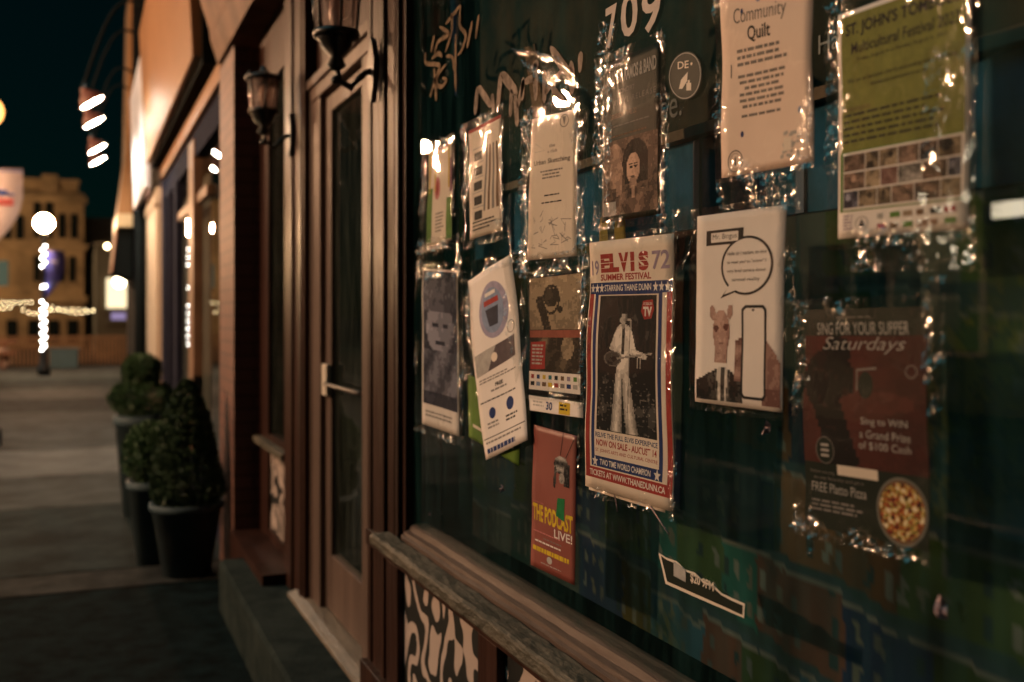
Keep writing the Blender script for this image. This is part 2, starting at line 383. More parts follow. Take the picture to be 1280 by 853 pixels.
string(far(-40, 372, 31), far(46, 376, 31), .06, 13, 'upper string of warm bulbs left of the distant lamp post')
string(far(-40, 384, 30), far(20, 382, 30), .04, 9, 'short lower string of warm bulbs at the left edge')
string(far(22, 381, 30.5), far(70, 380, 30.5), .22, 8, 'string of warm bulbs running behind the distant lamp post')
string(far(58, 378, 32), far(124, 385, 32), .18, 10, 'string of warm bulbs to the right of the distant lamp post')
string(far(56, 388, 34), far(124, 388, 34), -.05, 9, 'lower dim string of warm bulbs right of the distant lamp post')
# banners on the lamp posts
def banner(px0, px1, py0, py1, Y, m, label, left_post, marks):
    a = far(px0, py0, Y); c = far(px1, py1, Y); xl, xr = a.x, c.x; zt, zb = a.z, c.z
    e = empty('street_banner', (xl if left_post else xr, Y, zt), label, 'banner')
    n = 14; vs = []; fs = []
    for i in range(n+1):
        t = i/n; k = 1-max(0, (t-.25)/.75)**2.2
        xe = xl+(xr-xl)*k
        for dy in (-.004, .004):
            vs += [(xl, Y+dy, zt+(zb-zt)*t), (xe+.004, Y+dy+.03*math.sin(t*5), zt+(zb-zt)*t)]
    for i in range(n):
        o = i*4
        fs += [(o, o+1, o+5, o+4), (o+2, o+6, o+7, o+3), (o+1, o+3, o+7, o+5), (o, o+4, o+6, o+2)]
    MB().add(vs, fs, 0, True).build('banner_cloth', m, e)
    MB().tube([(xl-.2, Y, zt+.01), (xr+.01, Y, zt+.01)], .012).build('bracket', black, e)
    MB().tube([(xl-.2, Y, zb+.02), (xl+.05, Y, zb+.02)], .012).build('bracket', black, e)
    W = xr-xl; H = zt-zb
    for k, (u0, u1, v0, v1, mm) in enumerate(marks):
        MB().box(xl+W*u0, xl+W*u1, Y-.012, Y-.008, zt-H*v1, zt-H*v0).build('banner_print', mm, e)
    return e
mblue = mat('banner_blue', (.03, .08, .35), .6); mred = mat('banner_red', (.5, .05, .05), .6)
bn = banner(-22, 28, 210, 318, 13.74, mat('banner_white', (.72, .62, .62), .7, .15, 5), 'white pointed banner with blue and red print at the left edge', True,
   [(.1, .62, .25, .31, mblue), (.63, .8, .29, .31, mblue), (.1, .78, .35, .385, mred), (.1, .78, .40, .43, mred), (.0, 1.0, .015, .03, mblue)])
banner(57, 80, 314, 372, 29.1, mat('banner_purple', (.10, .09, .42), .7, .3, 4), 'small purple pointed banner on the distant lamp post', True, [(.2, .6, .2, .25, mat('banner_pale', (.5, .5, .7), .6))])
# ------------------------------------------------------------------ neighbouring shop
orange = mat('sign_board_paint', (.26, .135, .065), .5, .15, 3, spec=.2)
b2 = empty('neighbour_shop', (.9, 10, 0), 'next shop along with a slanting blank signboard, tall windows and a pale pilaster', 'shop')
MB().box(.88, 1.3, 6.80, 16.4, 3.15, 7).box(.95, 1.3, 6.80, 7.0, 0, 3.0).box(.9, 1.3, 12.1, 16.4, 2.9, 3.2).box(.9, 1.3, 12.4, 16.4, .0, 2.9).build('wall', brk, b2)
sb = MB().add([(.66,7.05,3.15),(.66,12.1,3.13),(.585,12.1,4.55),(.585,7.05,4.55),(.74,7.05,3.15),(.74,12.1,3.13),(.66,12.1,4.55),(.66,7.05,4.55)],
   [(0,3,2,1),(4,5,6,7),(0,1,5,4),(3,7,6,2),(0,4,7,3),(1,2,6,5)]).build('sign_board', orange, b2, bevel=.01)
MB().box(.72, .88, 7.0, 12.2, 3.10, 3.6).build('sign_backing', dark, b2)
MB().box(.80, .88, 6.80, 12.0, 2.965, 3.09).build('fascia_band', mat('fascia_band_paint', (.26, .12, .045), .5, .2, 4, spec=.2), b2, bevel=.01)
w2 = MB()
w2.box(.84, .92, 6.80, 12.0, 2.75, 2.965); w2.box(.85, .92, 6.8, 12.0, .0, .42)
w2.box(.83, .90, 11.9, 12.3, 0, 2.97)
for (ya, yb) in ((10.45, 10.75), (11.3, 11.42)): w2.box(.835, .90, ya, yb, .4, 2.9)
w2.build('window_frame', mat('navy_trim', (.02, .022, .04), .95, .3, 5, spec=.03), b2, bevel=.006)
w3 = MB().box(.825, .90, 8.72, 9.12, .4, 2.9).box(.85, .90, 8.0, 8.9, 2.38, 2.46).box(.85, .9, 9.1, 10.45, 2.38, 2.46).build('mullion', mat('tan_mullion', (.22, .13, .08), .5, .25, 6, spec=.2), b2, bevel=.006)
g2 = glassmat('shop_glass', (.6, .65, .6), f0=.06, dust=.02)
def pane(par, y0, y1, z0, z1, x, yaw=0):
    yc = (y0+y1)/2; dx = (y1-y0)/2*math.tan(yaw)
    return MB().quad((x+dx, y1, z0), (x-dx, y0, z0), (x-dx, y0, z1), (x+dx, y1, z1)).build('window_pane', g2, par, fix=False)
pane(b2, 6.8, 8.72, .42, 2.75, .885, R(.58)); pane(b2, 9.12, 10.45, .42, 2.75, .885, R(.05)); pane(b2, 10.75, 11.9, .42, 2.75, .885)
MB().box(1.0, 1.02, 9.12, 11.9, .5, 2.7).build('blind', mat('window_blind', (.42, .36, .34), .8, .2, 4), b2)
MB().box(1.9, 2.0, 6.8, 12.3, 0, 3).build('interior_wall', MATS['interior_dark'], b2)
MB().box(.79, .93, 12.6, 14.4, 0, 2.95).box(.77, .93, 12.55, 14.45, 2.75, 2.85).build('pilaster', mat('pale_pilaster', (.50, .40, .30), .6, .15, 3, spec=.2), b2, bevel=.01)
MB().tube([(.76, 15.3, 0), (.76, 15.3, 3.1)], .06).build('drainpipe', dark, b2)
# third building with the blue-white sign and awning
b3 = empty('far_shop', (.9, 20, 0), 'far shop with a bright bluish-white sign and a dark awning under a cream fascia box', 'shop')
MB().box(.74, 2.0, 16.4, 19.4, 0, 2.75).box(.72, 3.0, 16.4, 19.4, 2.75, 7.5).build('wall', mat('far_shop_wall', (.012, .014, .016), .95, .3, 2, spec=.03), b3)
MB().add([(.67,12.6,2.95),(.67,15.2,2.93),(.62,15.2,4.4),(.62,12.6,4.4),(.72,12.6,2.95),(.72,15.2,2.93),(.70,15.2,4.4),(.70,12.6,4.4)],
   [(0,3,2,1),(4,5,6,7),(0,1,5,4),(3,7,6,2),(0,4,7,3),(1,2,6,5)]).build('sign_board', mat('bluish_sign', (.70, .74, .86), .5, .2, 4), b3)
tag(MB().extrude_y([(.72,3.01),(.52,3.01),(.64,3.95),(.69,6.4),(.72,6.4)], 16.9, 18.6).build('orange_fascia', mat('orange_fascia_paint', (.42, .22, .09), .6, .2, 2), b3))
MB().box(.50, .76, 16.7, 18.6, 2.81, 3.005).build('fascia_box', mat('cream_box', (.72, .58, .36), .5, .1, 3), b3, bevel=.01)
aw = MB().add([(.52,16.9,2.8),(.72,16.9,2.8),(.72,16.9,2.05),(.45,16.9,2.15),(.52,18.4,2.8),(.72,18.4,2.8),(.72,18.4,2.05),(.45,18.4,2.15)], [(0,1,2,3),(4,7,6,5),(0,3,7,4),(0,4,5,1),(3,2,6,7),(1,5,6,2)]).build('awning', dark, b3)
MB().add([(.445,16.85,2.15),(.515,16.85,2.8),(.515,18.4,2.8),(.445,18.4,2.15),(.43,16.85,2.15),(.50,16.85,2.8),(.50,18.4,2.8),(.43,18.4,2.15)], [(0,1,2,3),(4,7,6,5),(0,4,5,1),(2,6,7,3),(0,3,7,4),(1,5,6,2)]).build('awning_valance', mat('awning_orange', (.30, .12, .05), .7), b3)
# gooseneck lamps over the signs
gl_m = emis('flood_disc', (1, .90, .72), 130)
for k, (px, py, yk, lab) in enumerate(((115, 128, 11.4, 'nearest'), (117.5, 153, 12.6, 'second nearest'), (121.5, 186, 14.5, 'third'), (122.5, 201, 15.6, 'farthest'))):
    c = PY(px, py, yk); e = empty('gooseneck_lamp', (.62, yk, 4.6), '%s of the four bright gooseneck sign lamps' % {'nearest': 'topmost and nearest', 'second nearest': 'second from the top', 'third': 'third from the top', 'farthest': 'lowest and farthest'}[lab], 'sign lamp', 'gooseneck lamps over the signboards')
    rr = .115; rot = Matrix.Rotation(R(-32), 4, 'Y')
    def tr(v): return rot @ Vector(v) + c
    sh = MB().lathe(0, 0, [(rr+.012, -.01), (rr+.02, .0), (rr*.8, .07), (.04, .12), (.03, .16)], 20, cap=False)
    sh.v = [tuple(tr(v)) for v in sh.v]; sh.build('lamp_shade', mat('rusty_shade', (.12, .045, .03), .5), e)
    ds = MB().lathe(0, 0, [(rr, -.004), (rr, .0)], 24, smooth=False); ds.v = [tuple(tr(v)) for v in ds.v]; ds.build('lamp_disc', gl_m, e)
    top = tr((0, 0, .16)); ctr = []
    for i in range(15):
        t = i/14; q = top.lerp(Vector((.62, yk, 4.62)), t); q.z += .38*math.sin(math.pi*t)+.1*math.sin(2*math.pi*t)*0; ctr.append(q)
    MB().tube(ctr, .016).build('gooseneck_arm', dark, e)
# ------------------------------------------------------------------ far street
def facade(name, label, x0, x1, Y, h, m, wins, extra=None, trim=None):
    e = empty(name, ((x0+x1)/2, Y, 0), label, 'building')
    MB().box(x0, x1, Y, Y+10, -.13, h).build('wall', m, e)
    if trim:
        t = MB()
        for z in trim: t.box(x0-.15, x1+.15, Y-.35, Y, z, z+.3)
        t.build('cornice', m, e)
    for (xa, xb, za, zb, arch, lit) in wins:
        fr_ = MB(); n = 10
        pts = [(xa, za), (xb, za)]
        if arch:
            cx = (xa+xb)/2; r = (xb-xa)/2
            pts += [(cx+r*math.cos(math.pi*i/n), zb-r+r*math.sin(math.pi*i/n)) for i in range(n+1)]
        else: pts += [(xb, zb), (xa, zb)]
        k = len(pts)
        vs = [(x, Y-.12, z) for x, z in pts]+[(x, Y-.02, z) for x, z in pts]
        fr_.add(vs, [tuple(range(k)), tuple(range(2*k-1, k-1, -1))]+[(i, (i+1) % k, (i+1) % k+k, i+k) for i in range(k)])
        fr_.build('window', lit or dark, e)
        MB().box(xa-.12, xb+.12, Y-.2, Y-.01, za-.18, za-.02).build('window_sill', m, e)
    return e
YF = 58
kx = lambda px, Y=YF: far(px, 395, Y).x
kz = lambda py, Y=YF: far(50, py, Y).z
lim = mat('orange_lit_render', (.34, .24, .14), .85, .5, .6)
wn = []
for px in (42, 57, 73, 88): wn.append((kx(px), kx(px+9), kz(297), kz(266 if px > 60 else 252), True, None))
for px in (42, 58, 73, 86): wn.append((kx(px), kx(px+8), kz(352), kz(320), False, None))
for px in (4, 20): wn.append((kx(px), kx(px+10), kz(300), kz(270), True, None))
wn.append((kx(-3), kx(10), kz(358), kz(327), False, emis('dim_window_green', (.5, .6, .4), .16)))
for px in (8, 35, 60, 84): wn.append((kx(px), kx(px+14), kz(430), kz(400), False, None))
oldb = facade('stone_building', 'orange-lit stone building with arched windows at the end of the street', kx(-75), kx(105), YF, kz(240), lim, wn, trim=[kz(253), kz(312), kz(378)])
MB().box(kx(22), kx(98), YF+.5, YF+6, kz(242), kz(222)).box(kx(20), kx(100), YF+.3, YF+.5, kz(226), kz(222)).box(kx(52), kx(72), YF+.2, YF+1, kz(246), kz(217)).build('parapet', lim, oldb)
facade('dark_building', 'dark plain building right of the orange-lit one', kx(98, 66), kx(220, 66), 66, kz(270, 66), mat('dim_building', (.07, .065, .05), .8, .2, .6), [(kx(112, 66), kx(120, 66), kz(330, 66), kz(305, 66), False, None)])
sp_ = facade('lit_shop', 'small brightly lit shopfront at the far end of the pavement', kx(120, 44), kx(200, 44), 44, kz(300, 44), mat('dim_shop', (.10, .08, .05), .8, .3, 1), [(kx(133, 44), kx(158, 44), kz(385, 44), kz(347, 44), False, emis('lit_shop_window', (1, .80, .48), 1.6)), (kx(139, 44), kx(157, 44), kz(400, 44), kz(388, 44), False, emis('lit_shop_purple', (.55, .42, .75), .55))])
MB().sphere(tuple(far(149, 353, 42)), .2, 16).build('globe', emis('far_globe', (1, .8, .5), 30), sp_)
MB().tube([tuple(far(149, 360, 42)), tuple(far(149, 353, 44))], .03).build('globe_bracket', dark, sp_)
ov = empty('overhead_lamp', tuple(far(134, 308, 40)), 'tiny overhead lamp on a thin span wire over the far street', 'lamp')
MB().sphere(tuple(far(134, 308, 40)), .08, 8).build('bulb', emis('overhead_bulb', (1, .75, .4), 25), ov)
MB().tube([tuple(far(106, 310, 40)), tuple(far(118, 304, 40)), tuple(far(134, 305, 40))], .015, 5).build('cable', mat('cable_grey', (.2, .15, .1), .6), ov)
# patio: fence, planter box, picnic tables
pf = empty('patio_fence', (kx(60, 38), 38, 0), 'low wooden patio fence with slats beneath the string lights', 'fence')
fm = mat('patio_timber', (.24, .13, .06), .7, .4, 2)
q = MB()
xa, xb = kx(-60, 38), kx(160, 38)
n = 46
for i in range(n): x = xa+(xb-xa)*i/(n-1); q.box(x, x+.07, 38, 38.05, -.13, .72)
q.build('slat_panel', fm, pf); MB().box(xa, xb, 37.95, 38.1, .74, .84).build('rail', fm, pf)
def picnic(x, y, lab):
    e = empty('picnic_table', (x, y, 0), lab, 'picnic table', 'picnic tables on the patio'); tm = mat('picnic_timber', (.22, .09, .045), .6, .3, 4)
    MB().box(x-.9, x+.9, y-.38, y+.38, .72, .77).build('tabletop', tm, e)
    for s_ in (-1, 1):
        MB().box(x-.9, x+.9, y+s_*.72-.13, y+s_*.72+.13, .42, .46).build('bench', tm, e)
        MB().tube([(x+s_*.6, y-.75, 0), (x+s_*.6, y-.2, .72)], .045, 4).tube([(x+s_*.6, y+.75, 0), (x+s_*.6, y+.2, .72)], .045, 4).tube([(x+s_*.6, y-.8, .4), (x+s_*.6, y+.8, .4)], .04, 4).build('leg', tm, e)
    return e
picnic(-2.35, 25.5, 'red-brown wooden picnic table left of the distant lamp post'); picnic(-2.6, 34, 'picnic table behind the nearer one under the string lights')
x0_, x1_ = kx(62, 33), kx(97, 33)
pb = empty('planter_box', ((x0_+x1_)/2, 33, 0), 'dark teal box planter standing right of the distant lamp post', 'planter box')
MB().box(x0_, x1_, 33, 33.8, 0, .52).box(x0_-.03, x1_+.03, 32.97, 33.83, .50, .56).build('box', mat('teal_box', (.015, .05, .07), .6, .2, 4), pb)
# opposite side of the street (seen only in the window reflections)
random.seed(3)
for k, (y0, y1, h, c_, lab) in enumerate(((-2, 4.5, 7, (.10, .16, .20), 'blue clapboard house across the street'), (4.6, 10.5, 6.3, (.22, .13, .07), 'ochre house across the street'), (10.6, 17, 8, (.09, .12, .08), 'green house across the street'), (17.1, 25, 7, (.2, .08, .06), 'red brick house across the street'))):
    e = empty('row_house', (-12, (y0+y1)/2, 0), lab, 'house', 'row houses across the street')
    MB().box(-18, -12, y0, y1, -.13, h).build('wall', mat('row_paint_%d' % k, c_, .7, .2, 2), e)
    for fl_ in range(2):
        for j in range(3):
            yc = y0+(y1-y0)*(j+.5)/3; z0 = .9+fl_*3
            lit = (k, fl_, j) in ((1, 0, 2), (0, 1, 1), (2, 1, 0))
            f_ = MB().box(-12, -11.93, yc-.55, yc+.55, z0-.08, z0+1.6).build('window_frame', mat('row_trim', (.5, .48, .42), .6), e)
            MB().box(-11.93, -11.92, yc-.45, yc+.45, z0, z0+1.5).build('window_pane', emis('lit_room', (1, .62, .3), 1.3) if lit else dark, f_)
    MB().box(-12.2, -11.7, y0, y1, h-.25, h).build('cornice', mat('row_trim', (.5, .48, .42)), e)
sg = empty('lit_sign', (-11.4, 10.5, 3.1), 'long bright sign box across the street', 'sign')
MB().box(-11.8, -11.4, 9.6, 12.6, 2.95, 3.3).build('sign_case', dark, sg); MB().box(-11.4, -11.37, 9.65, 12.55, 3.0, 3.25).build('sign_face', emis('sign_face_light', (1, .85, .6), 14), sg)
# ------------------------------------------------------------------ planters
def pot(cx, cy, r0, r1, h, label, m):
    e = empty('potted_shrub', (cx, cy, 0), label, 'potted shrub', 'shrubs in pots beside the shop')
    MB().lathe(cx, cy, [(r0, 0), (r0+(r1-r0)*.9, h*.9), (r1*.99, h*.9), (r1*1.05, h*.92), (r1*1.05, h), (r1*.95, h), (r1*.92, h*.93)], 32).build('pot', m, e)
    MB().lathe(cx, cy, [(r1*.93, h*.90), (r1*.9, h*.94), (.02, h*.95)], 20).build('soil', mat('potting_soil', (.02, .015, .01), .95), e)
    return e
def leaves(e, blobs, n, size, m, seed):
    rnd = random.Random(seed); b = MB()
    for _ in range(n):
        (c, rx, rz, shape) = blobs[rnd.randrange(len(blobs))]
        th = rnd.uniform(0, 2*math.pi); u = rnd.uniform(-1, 1); rr = rnd.uniform(.35, 1)**.4
        if shape == 'cone':
            t = rnd.random()**1.15; k = (1-t)**.52*(min(1, .62+t*3)); z = c[2]-rz+2*rz*t
            bump = 1+.13*noise.noise(Vector((math.cos(th)*2, math.sin(th)*2, z*7)))
            p_ = Vector((c[0]+rx*k*rr*math.cos(th)*bump, c[1]+rx*k*rr*math.sin(th)*bump, z)); nrm = Vector((math.cos(th), math.sin(th), .5))
        else:
            s_ = math.sqrt(1-u*u); nrm = Vector((s_*math.cos(th), s_*math.sin(th), u))
            bump = 1+.16*noise.noise(nrm*3+Vector(c)*5)
            p_ = Vector(c)+Vector((nrm.x*rx, nrm.y*rx, nrm.z*rz))*rr*bump
        d = (nrm+Vector((rnd.gauss(0, .6), rnd.gauss(0, .6), rnd.gauss(0, .6)))).normalized()
        a = d.cross(Vector((rnd.random(), rnd.random(), rnd.random()))).normalized(); s_ = size*rnd.uniform(.6, 1.3)
        b.add([p_-a*s_*.35, p_+d*s_*.5+a*.0, p_+a*s_*.35, p_-d*s_*.5], [(0, 1, 2, 3)])
    return b.build('foliage', m, e, fix=False)
potm = mat('slate_pot', (.05, .085, .105), .6, .2, 5, spec=.2)
leaf1 = mat('conifer_leaf', (.032, .08, .036), .6, .5, 25); leaf2 = mat('boxwood_leaf', (.042, .115, .042), .6, .5, 25)
e = pot(.575, 6.45, .135, .20, .42, 'wide dark pot with an egg-shaped evergreen, nearest of the potted shrubs', potm)
leaves(e, [((.575, 6.45, .76), .24, .37, 'cone')], 14000, .024, leaf1, 1)
MB().tube([(.575, 6.45, .38), (.575, 6.45, .9)], .02).build('stem', dark, e)
e = pot(.415, 6.85, .10, .15, .50, 'tall narrow dark pot with a round shrub, half hidden behind the nearest pot', potm)
leaves(e, [((.415, 6.85, .66), .19, .20, 'ball')], 8000, .022, leaf2, 2)
e = pot(.43, 8.55, .13, .19, .75, 'tallest dark pot with a two-tier clipped shrub, farthest of the potted shrubs', potm)
leaves(e, [((.43, 8.55, .88), .245, .15, 'ball'), ((.43, 8.55, 1.08), .15, .14, 'ball')], 10000, .024, leaf2, 3)
# ------------------------------------------------------------------ wall lanterns
def lantern(cx, cy, z0, wx, label, s=1.0):
    """z0: base of the glass; wx: wall plane"""
    e = empty('wall_lantern', (wx, cy, z0-.15), label, 'wall lantern', 'unlit carriage lanterns on the shopfront')
    r = .072*s; H = .17*s
    f = MB()
    f.lathe(cx, cy, [(.012, z0-.10), (.03, z0-.085), (.018, z0-.06), (.045, z0-.03), (.055*s, z0-.012), (r*.98, z0)], 16)
    f.lathe(cx, cy, [(r*1.18, z0+H-.004), (r*1.34, z0+H+.004), (r*1.30, z0+H+.014), (r*1.0, z0+H+.020), (r*.45, z0+H+.034), (.012, z0+H+.045), (.014, z0+H+.055), (.004, z0+H+.065)], 16)
    f.lathe(cx, cy, [(r*1.02, z0-.004), (r*1.08, z0+.008), (r*1.02, z0+.018)], 16)
    for i in range(6):
        a = math.pi/6+i*math.pi/3
        f.tube([(cx+r*.94*math.cos(a), cy+r*.94*math.sin(a), z0), (cx+r*1.14*math.cos(a), cy+r*1.14*math.sin(a), z0+H)], .005, 5)
        f.sphere((cx+r*1.2*math.cos(a), cy+r*1.2*math.sin(a), z0+H+.02), .011, 6)
    f.build('lantern_frame', black, e)
    MB().lathe(cx, cy, [(r*.92, z0+.005), (r*1.1, z0+H-.002)], 16, cap=False).build('lantern_glass', glassmat('lantern_glass', (.85, .8, .78), rough=.04, dust=.30, dcol=(.9, .74, .70), bump=.5, bscale=30) if 'lantern_glass' not in MATS else MATS['lantern_glass'], e)
    MB().lathe(cx, cy, [(.012, z0+.01), (.014, z0+.04), (.024, z0+.07), (.022, z0+.10), (.006, z0+.13)], 12).build('bulb', mat('frosted_bulb', (.7, .5, .42), .25), e)
    MB().tube([(cx, cy, z0-.09), (cx+.01, cy, z0-.13), (cx+.05, cy, z0-.15), (wx-.07, cy, z0-.14), (wx-.03, cy, z0-.10), (wx-.005, cy, z0-.09)], .010).build('lantern_arm', black, e)
    MB().lathe(cx, cy, [(.012, z0-.14), (.02, z0-.128), (.008, z0-.115)], 8).build('finial', black, e)
    pl = MB(); n = 24
    vs = [(wx-.014, cy+.038*math.cos(2*math.pi*i/n), z0-.09+.085*math.sin(2*math.pi*i/n)*(1+.15*math.cos(8*math.pi*i/n))) for i in range(n)]
    vs += [(wx+.004, v[1], v[2]) for v in vs]
    pl.add(vs, [tuple(range(n)), tuple(range(2*n-1, n-1, -1))]+[(i, (i+1) % n, (i+1) % n+n, i+n) for i in range(n)]).build('wall_plate', black, e)
    return e
lantern(.765, 4.86, 2.41, .89, 'smaller-looking unlit carriage lantern on the post left of the door', .88)
lantern(.712, 3.16, 2.335, .83, 'larger-looking unlit carriage lantern on the pilaster right of the door', .92)
# ------------------------------------------------------------------ things behind the glass
def px_board(name, pts, X, th, m, parent=None):
    """flat board: outline given in the photograph, standing on the plane x = X"""
    q = [P(a, c, X) for a, c in pts]; n = len(q)
    vs = q+[v+Vector((th, 0, 0)) for v in q]
    return MB().add(vs, [tuple(range(n)), tuple(range(2*n-1, n-1, -1))]+[(i, (i+1) % n, (i+1) % n+n, i+n) for i in range(n)]).build(name, m, parent)
def text_mesh(s, shear=0, bold=0, spacing=1.0):
    cu = bpy.data.curves.new('t', 'FONT'); cu.body = s; cu.shear = shear; cu.offset = bold; cu.resolution_u = 3; cu.space_character = spacing
    cu.fill_mode = 'FRONT' if hasattr(cu, 'fill_mode') else cu.fill_mode
    o = bpy.data.objects.new('t', cu); me = bpy.data.meshes.new_from_object(o)
    vs = [v.co.copy() for v in me.vertices]; fs = [tuple(p.vertices) for p in me.polygons]
    bpy.data.meshes.remove(me); bpy.data.objects.remove(o); bpy.data.curves.remove(cu)
    return vs, fs
class Sheet:
    """printed sheet: content in (s,t) with s 0..1 left to right, t 0..1 top to bottom"""
    def __init__(s, TL, TR, BR, BL, X, wave=.0015, seed=0, tilt=0.0):
        s.c = [P(*q, X) for q in (TL, TR, BR, BL)]; s.X = X; s.wave = wave; s.seed = seed
        s.W = (s.c[1]-s.c[0]).length; s.H = (s.c[3]-s.c[0]).length; s.b = {}; s.tilt = tilt
    def at(s, a, t, lift=0):
        TL, TR, BR, BL = s.c
        p = (TL*(1-a)+TR*a)*(1-t)+(BL*(1-a)+BR*a)*t
        wv = s.wave*(noise.noise(Vector((a*1.3+s.seed, t*3.1, s.seed*3.7)))*2+math.sin(a*3.1+t*2+s.seed))
        p.x += -.0012-abs(s.wave)*2+wv-lift - s.tilt*a
        return p
    def add(s, vs, fs, m, lv=1):
        v0, f0 = s.b.setdefault((m.name, lv), ([], [])); o = len(v0)
        v0 += [tuple(v) for v in vs]; f0 += [tuple(i+o for i in f) for f in fs]
    def rect(s, a0, t0, a1, t1, m, lv=1): s.add([(a0, t0), (a1, t0), (a1, t1), (a0, t1)], [(0, 1, 2, 3)], m, lv)
    def poly(s, pts, m, lv=1): s.add(pts, [tuple(range(len(pts)))], m, lv)
    def ell(s, a, t, ra, rt, m, lv=1, n=28, ring=0):
        if ring:
            vs = []
            for i in range(n):
                c, d = math.cos(2*math.pi*i/n), math.sin(2*math.pi*i/n)
                vs += [(a+ra*c, t+rt*d), (a+ra*(1-ring)*c, t+rt*(1-ring)*d)]
            s.add(vs, [(2*i, (2*i+2) % (2*n), (2*i+3) % (2*n), 2*i+1) for i in range(n)], m, lv)
        else: s.poly([(a+ra*math.cos(2*math.pi*i/n), t+rt*math.sin(2*math.pi*i/n)) for i in range(n)], m, lv)
    def stroke(s, pts, w_, m, lv=1):
        """polyline in (s,t) with width w_ in metres"""
        vs = []; fs = []
        q = [Vector((a*s.W, t*s.H)) for a, t in pts]
        for k, p in enumerate(q):
            d = q[min(k+1, len(q)-1)]-q[max(k-1, 0)]
            if d.length < 1e-6: d = Vector((1, 0))
            d.normalize(); n_ = Vector((-d.y, d.x))*w_/2
            vs += [((p+n_).x/s.W, (p+n_).y/s.H), ((p-n_).x/s.W, (p-n_).y/s.H)]
        for k in range(len(q)-1): fs.append((2*k, 2*k+1, 2*k+3, 2*k+2))
        s.add(vs, fs, m, lv)
    def text(s, txt, a0, a1, t0, t1, m, lv=2, shear=0, bold=.0, slope=0, spacing=1.0):
        vs, fs = text_mesh(txt, shear, bold, spacing)
        x0 = min(v.x for v in vs); x1 = max(v.x for v in vs); y0 = min(v.y for v in vs); y1 = max(v.y for v in vs)
        out = []
        for v in vs:
            u = (v.x-x0)/(x1-x0); w_ = (v.y-y0)/(y1-y0)
            out.append((a0+(a1-a0)*u, t1+(t0-t1)*w_+slope*u))
        s.add(out, fs, m, lv)
    def photo(s, a0, t0, a1, t1, nx, ny, tones, f, lv=2):
        """printed photograph as small patches of tone; f(u,v) -> 0..1 or None where nothing is printed"""
        for j in range(ny):
            for i in range(nx):
                u, v = (i+.5)/nx, (j+.5)/ny; val = f(u, v)
                if val is None: continue
                val += .16*noise.noise(Vector((u*7, v*9, s.seed)))+.10*noise.noise(Vector((u*23, v*29, s.seed+3)))
                k = min(len(tones)-1, max(0, int(val*len(tones))))
                s.rect(a0+(a1-a0)*i/nx, t0+(t1-t0)*j/ny, a0+(a1-a0)*(i+1)/nx, t0+(t1-t0)*(j+1)/ny, tones[k], lv)
    def greek(s, a0, a1, t0, t1, rows, m, rnd, lv=1, fill=.5, center=False):
        """body copy too small to read: word-length dashes"""
        dt = (t1-t0)/rows
        for r in range(rows):
            L_ = (a1-a0)*rnd.uniform(.7, 1); a = a0+((a1-a0)-L_)/2 if center else a0; e = a+L_
            while a < e-.01:
                w_ = min(rnd.uniform(.03, .10), e-a); s.rect(a, t0+dt*r, a+w_, t0+dt*(r+fill), m, lv); a += w_+.014
    def build(s, name, label, cat, paper, thick=.0006, group=None, extra_parent=None):
        e = empty(name, tuple(s.at(.5, 1)), label, cat, group)
        nx, ny = 10, 24; g = MB(); vs = []; fs = []
        for j in range(ny+1):
            for i in range(nx+1): vs.append(s.at(i/nx, j/ny))
        o = len(vs); vs += [v+Vector((thick, 0, 0)) for v in vs]
        for j in range(ny):
            for i in range(nx):
                k = j*(nx+1)+i; fs.append((k, k+nx+1, k+nx+2, k+1)); fs.append((k+o, k+1+o, k+nx+2+o, k+nx+1+o))
        for j in range(ny):
            for i in (0, nx):
                k = j*(nx+1)+i; fs.append((k, k+nx+1, k+nx+1+o, k+o))
        for i in range(nx):
            for j in (0, ny):
                k = j*(nx+1)+i; fs.append((k, k+1, k+1+o, k+o))
        MB().add(vs, fs, 0, True).build('paper', paper, e)
        ms_ = []; allv = []; allf = []; mi = []
        for (mn, lv), (v0, f0) in s.b.items():
            if mn not in ms_: ms_.append(mn)
            bm = bmesh.new(); bv = [bm.verts.new((v[0], v[1], 0)) for v in v0]
            for f in f0:
                try: bm.faces.new([bv[i] for i in f])
                except ValueError: pass
            bmesh.ops.triangulate(bm, faces=bm.faces)
            for k in range(1, nx): bmesh.ops.bisect_plane(bm, geom=bm.verts[:]+bm.edges[:]+bm.faces[:], plane_co=(k/nx, 0, 0), plane_no=(1, 0, 0))
            for k in range(1, ny): bmesh.ops.bisect_plane(bm, geom=bm.verts[:]+bm.edges[:]+bm.faces[:], plane_co=(0, k/ny, 0), plane_no=(0, 1, 0))
            bm.verts.index_update(); o = len(allv)
            allv += [s.at(v.co.x, v.co.y, .00012*lv+.0001) for v in bm.verts]
            for f in bm.faces: allf.append(tuple(v.index+o for v in f.verts)); mi.append(ms_.index(mn))
            bm.free()
        if allf:
            q = MB(); q.v = [tuple(v) for v in allv]; q.f = allf; q.m = mi; q.sm = [False]*len(allf)
            q.build('print', [MATS[n_] for n_ in ms_], e, fix=False)
        return e
plastic = sleevemat()
